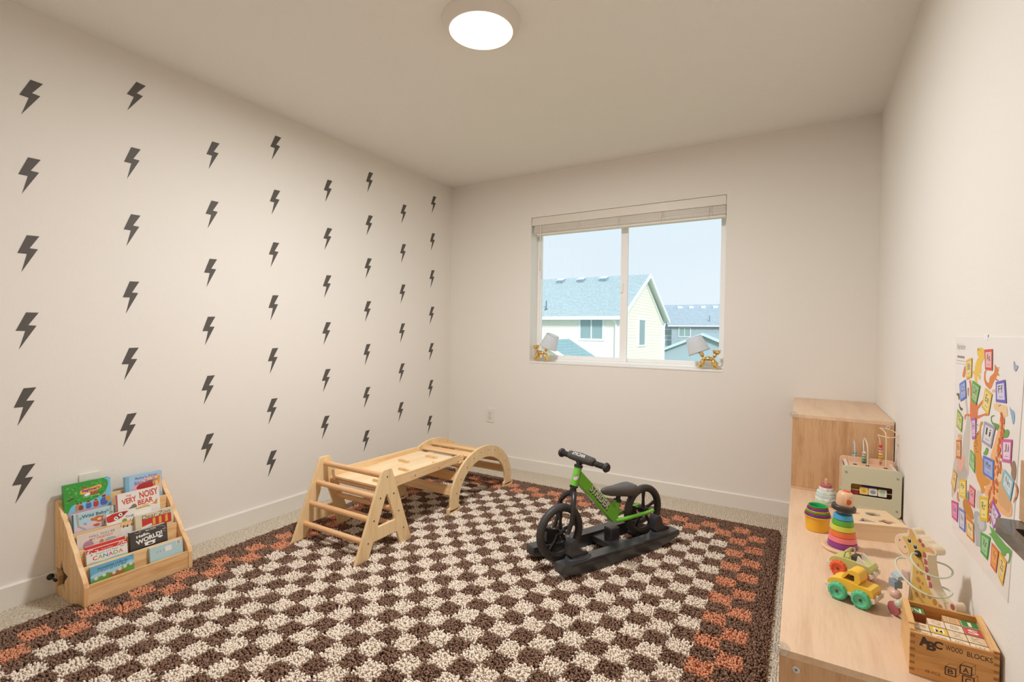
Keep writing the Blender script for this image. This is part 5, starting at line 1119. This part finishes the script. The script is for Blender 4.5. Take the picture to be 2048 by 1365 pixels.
# ------------------------------------------------------------------ outside
GZ = -3.0
struct(G().box(-60, 40, 5, 110, GZ-.1, GZ).build('ground', mat('a9b08c', .95, var=.2, vscale=1.5)))
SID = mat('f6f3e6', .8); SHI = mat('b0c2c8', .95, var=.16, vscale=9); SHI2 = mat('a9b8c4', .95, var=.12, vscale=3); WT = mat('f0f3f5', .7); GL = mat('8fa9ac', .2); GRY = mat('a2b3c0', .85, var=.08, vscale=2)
def siding(t, p0, p1, z0, z1fn, n_out, m, step=.17, name='siding'):
    # lapped boards along a wall from p0 to p1 (2-d points); z1fn(s) gives the top at fraction s
    g = G(); d_ = Vector(p1)-Vector(p0); z = z0; no = Vector(n_out)
    top = max(z1fn(i/40) for i in range(41))
    while z < top:
        ss = [i/60 for i in range(61) if z1fn(i/60) > z+step*.5]
        if not ss: break
        a0, a1 = min(ss), max(ss); P0 = Vector(p0)+d_*a0; P1 = Vector(p0)+d_*a1; lo = .02
        q = []
        for P_ in (P0, P1):
            q += [(P_.x+no.x*lo, P_.y+no.y*lo, z), (P_.x+no.x*.006, P_.y+no.y*.006, z+step), (P_.x, P_.y, z+step), (P_.x, P_.y, z)]
        g.add(q, [(0, 1, 5, 4), (0, 4, 7, 3), (0, 3, 2, 1), (4, 5, 6, 7)]); z += step
    o = g.build(name, m, t); o['kind'] = 'stuff'; return o
def roofplane(t, A, Bq, Cq, Dq, m, rows=26, name='roof_shingles'):
    # A-B eave, D-C ridge; stepped courses
    A, Bq, Cq, Dq = map(Vector, (A, Bq, Cq, Dq)); g = G(); up_ = (Bq-A).cross(Dq-A).normalized()
    if up_.z < 0: up_ = -up_
    for i in range(rows):
        t0, t1 = i/rows, (i+1)/rows
        a0, a1 = A.lerp(Dq, t0)+up_*.014, Bq.lerp(Cq, t0)+up_*.014; b0_, b1_ = A.lerp(Dq, t1)+up_*.004, Bq.lerp(Cq, t1)+up_*.004
        g.add([a0, a1, b1_, b0_, a0-up_*.04, a1-up_*.04], [(0, 1, 2, 3), (0, 4, 5, 1)])
    g.add([A, Bq, Cq, Dq], [(0, 1, 2, 3)]); return g.build(name, m, t)
def hwin(t, x0, x1, z0, z1, P0, ax, no, split=True, frame=.06, trim=.11):
    # window on a wall; ax = direction along the wall, no = outward normal
    ax = Vector((*ax, 0)); no = Vector((*no, 0)); O = Vector((*P0, 0))
    F = lambda u, v, w: tuple(O+ax*u+no*w+Vector((0, 0, v)))
    w_ = G().prism([(x0-trim, z0-trim), (x1+trim, z0-trim), (x1+trim, z1+trim), (x0-trim, z1+trim)], .0, .07, F, [[(x0, z0), (x0, z1), (x1, z1), (x1, z0)]]).build('window', WT, t)
    g = G(); xm = (x0+x1)/2
    spans = [(x0, xm-.02), (xm+.02, x1)] if split else [(x0, x1)]
    for s0, s1 in spans: G().prism([(s0, z0), (s1, z0), (s1, z1), (s0, z1)], .01, .03, F).build('pane', GL, w_)
    if split: G().prism([(xm-.03, z0), (xm+.03, z0), (xm+.03, z1), (xm-.03, z1)], .02, .06, F).build('mullion', WT, w_)
k5 = lambda v: 1.147+(v-1.147)*1.5
h1 = thing('neighbor_house', 'cream sided house with grey gable roof seen close through the window', 'house', (-14, 28.5, GZ))
def H(x, y, z): return (x+14, y-28.5, z-GZ)
Hx = lambda p: (p[0]+14, p[1]-28.5)
XG = -7.95; EZ = 1.95; RZ = 4.60
G().box(-21+14, XG+14, 24-28.5, 33-28.5, 0, EZ-GZ).build('wall', SID, h1)
siding(h1, Hx((-21, 24)), Hx((XG, 24)), 0, lambda s_: EZ-GZ, (0, -1), SID)
siding(h1, Hx((XG, 24)), Hx((XG, 33)), 0, lambda s_: EZ-GZ+(RZ-EZ-.18)*(1-abs(2*s_-1)), (1, 0), SID, name='gable_siding')
G().prism([(24, EZ), (33, EZ), (28.5, RZ-.12)], XG-.4, XG, lambda u, v, w: H(w, u, v)).build('gable_wall', SID, h1)
roofplane(h1, H(-21.3, 23.5, 2.0), H(-7.6, 23.5, 2.0), H(-7.6, 28.5, RZ), H(-21.3, 28.5, RZ), SHI, 34)
roofplane(h1, H(-21.3, 33.5, 2.0), H(-7.6, 33.5, 2.0), H(-7.6, 28.5, RZ), H(-21.3, 28.5, RZ), SHI, 34)
for y0, y1 in ((23.5, 28.5), (33.5, 28.5)):
    G().prism([(y0, 1.80), (y0, 2.02), (y1, RZ+.02), (y1, RZ-.20)], -7.62, -7.56, lambda u, v, w: H(w, u, v)).build('rake_board', WT, h1)
    G().prism([(y0, 1.94), (y0, 1.97), (y1, RZ-.06), (y1, RZ-.09)], -7.95, -7.6, lambda u, v, w: H(w, u, v)).build('soffit', mat('d4e2e6', .8), h1)
G().box(-21.3+14, -7.6+14, 23.42-28.5, 23.54-28.5, 1.83-GZ, 2.0-GZ).build('gutter', WT, h1); G().box(-21.3+14, -7.95+14, 23.5-28.5, 24-28.5, 1.86-GZ, 1.90-GZ).build('soffit', mat('d4e2e6', .8), h1)
for y0, y1 in ((24, 28.5), (33, 28.5)): G().prism([(y0, EZ-.26), (y0, EZ), (y1, RZ-.14), (y1, RZ-.42)], XG, XG+.05, lambda u, v, w: H(w, u, v)).build('frieze_board', mat('dfe8e8', .8), h1)
for x, y in ((XG, 24), (XG, 33)): G().box(x-.1+14, x+.05+14, y-.05-28.5, y+.1-28.5, 0, EZ-GZ).build('corner_board', WT, h1)
G().tube([H(-8.05, 23.5, 1.85), H(-8.05, 23.85, 1.6), H(-8.05, 23.88, GZ)], .05, 8).build('downspout', WT, h1)
G().tube([H(-7.85, 33.3, 1.85), H(-7.85, 33.05, 1.6), H(-7.85, 33.05, GZ)], .05, 8).build('downspout', WT, h1)
hwin(h1, 3.995, 5.20, k5(.955)-GZ, k5(1.60)-GZ, (0, 24-28.5), (1, 0), (0, -1))
hwin(h1, (27.45-28.5), (28.72-28.5), k5(.72)-GZ, k5(1.66)-GZ, (XG+14, 0), (0, 1), (1, 0), False, trim=.1)
for x in (-13.02, -11.65, -10.2): 
    z = RZ-.28; y = 28.5-.55; G().box(-.2, .2, -.22, .22, 0, .16, M=Matrix.Translation(H(x, y, z)) @ Matrix.Rotation(math.radians(20), 4, 'X')).build('roof_vent', mat('8ea6b8', .6), h1)
    G().box(-.22, .22, -.26, .24, .15, .18, M=Matrix.Translation(H(x, y, z)) @ Matrix.Rotation(math.radians(20), 4, 'X')).build('vent_cap', mat('dfe8ee', .6), h1)
G().tube([H(-12.2, 24.3, 2.4), H(-12.2, 24.3, 2.9)], .035, 8).lathe([(.12, 0), (.04, .12)], 12, c=H(-12.2, 24.3, 2.38)).build('vent_pipe', mat('5f7482', .6), h1)
# lower gable roof in front, against the wall
pz = k5(.92)
for sgn, xe, ze in ((1, -7.7, pz-1.75), (-1, -13.6, pz-1.75)):
    roofplane(h1, H(xe, 24, ze), H(xe, 20.6, ze), H(-10.65, 20.6, pz), H(-10.65, 24, pz), mat('93b3ba', .95, var=.12, vscale=9), 14, 'porch_roof')
    G().prism([(xe, ze+.02), (-10.65, pz+.02), (-10.65, pz+.22), (xe, ze+.22)], 23.9, 23.97, lambda u, v, w: H(u, w, v)).build('wall_flashing', WT, h1)
    G().prism([(xe, ze-.16), (-10.65, pz-.16), (-10.65, pz+.03), (xe, ze+.03)], 20.55, 20.62, lambda u, v, w: H(u, w, v)).build('rake_board', WT, h1)
G().prism([(-13.4, pz-1.7), (-7.95, pz-1.7), (-10.65, pz-.05)], 20.9, 21, lambda u, v, w: H(u, w, v)).box(.6, 5.9, -7.6, -4.5, 0, pz-1.65-GZ).build('porch_wall', SID, h1)
G().box(-.35, .35, -.2, .2, 0, .12, M=Matrix.Translation(H(-11.35, 22.6, pz-.42)) @ Matrix.Rotation(-.53, 4, 'Y')).build('roof_vent', mat('7d98a8', .6), h1)

h2 = thing('distant_house', 'hazy blue grey house with long low roof at the right of window', 'house', (-9, 72, GZ))
def H2(x, y, z): return (x+9, y-72, z-GZ)
X20 = -10.03*1.5; ez2 = k5(1.92); rz2 = k5(3.77)
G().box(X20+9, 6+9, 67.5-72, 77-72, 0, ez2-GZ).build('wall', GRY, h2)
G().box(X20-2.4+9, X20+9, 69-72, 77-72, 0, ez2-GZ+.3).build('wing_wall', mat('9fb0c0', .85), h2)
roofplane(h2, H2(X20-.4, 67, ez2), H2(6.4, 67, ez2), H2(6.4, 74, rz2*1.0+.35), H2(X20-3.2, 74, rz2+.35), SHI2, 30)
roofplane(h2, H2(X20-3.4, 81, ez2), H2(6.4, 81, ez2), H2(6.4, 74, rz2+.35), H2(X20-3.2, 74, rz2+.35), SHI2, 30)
G().prism([(X20-2.6, ez2+.2), (X20-.2, ez2-.05), (X20-.2, ez2+.2), (X20-3.2, rz2+.2)], 68.9, 69, lambda u, v, w: H2(u, w, v)).build('wing_gable', mat('9fb0c0', .85), h2)
G().box(X20-.4+9, 6.4+9, 66.95-72, 67.05-72, ez2-.15-GZ, ez2-GZ).build('gutter', WT, h2)
hwin(h2, -9.37*1.5+9, -8.43*1.5+9, k5(.96)-GZ, k5(1.71)-GZ, (0, 67.5-72), (1, 0), (0, -1), trim=.08)
for z0 in (1.75, .3): hwin(h2, X20-1.2+9, X20-.3+9, z0-.8-GZ, z0-GZ, (0, 69-72), (1, 0), (0, -1), False, trim=.08)
for x in (-10.07, -9.03, -7.96, -6.91): G().box(x*1.5-.3+9, x*1.5+.3+9, 72.6-72, 73.2-72, rz2-.25-GZ, rz2+.08-GZ).build('roof_vent', mat('dfe8ee', .7), h2)
G().tube([H2(-10.4, 68.2, ez2+.5), H2(-10.4, 68.2, ez2+1.3)], .06, 8).build('vent_pipe', mat('6f8492', .7), h2)
h3 = thing('lower_roof_house', 'pale blue low gable roof in front of the hazy house', 'house', (-8, 50, GZ-.68))
ry_, rx_ = 46, -7.4
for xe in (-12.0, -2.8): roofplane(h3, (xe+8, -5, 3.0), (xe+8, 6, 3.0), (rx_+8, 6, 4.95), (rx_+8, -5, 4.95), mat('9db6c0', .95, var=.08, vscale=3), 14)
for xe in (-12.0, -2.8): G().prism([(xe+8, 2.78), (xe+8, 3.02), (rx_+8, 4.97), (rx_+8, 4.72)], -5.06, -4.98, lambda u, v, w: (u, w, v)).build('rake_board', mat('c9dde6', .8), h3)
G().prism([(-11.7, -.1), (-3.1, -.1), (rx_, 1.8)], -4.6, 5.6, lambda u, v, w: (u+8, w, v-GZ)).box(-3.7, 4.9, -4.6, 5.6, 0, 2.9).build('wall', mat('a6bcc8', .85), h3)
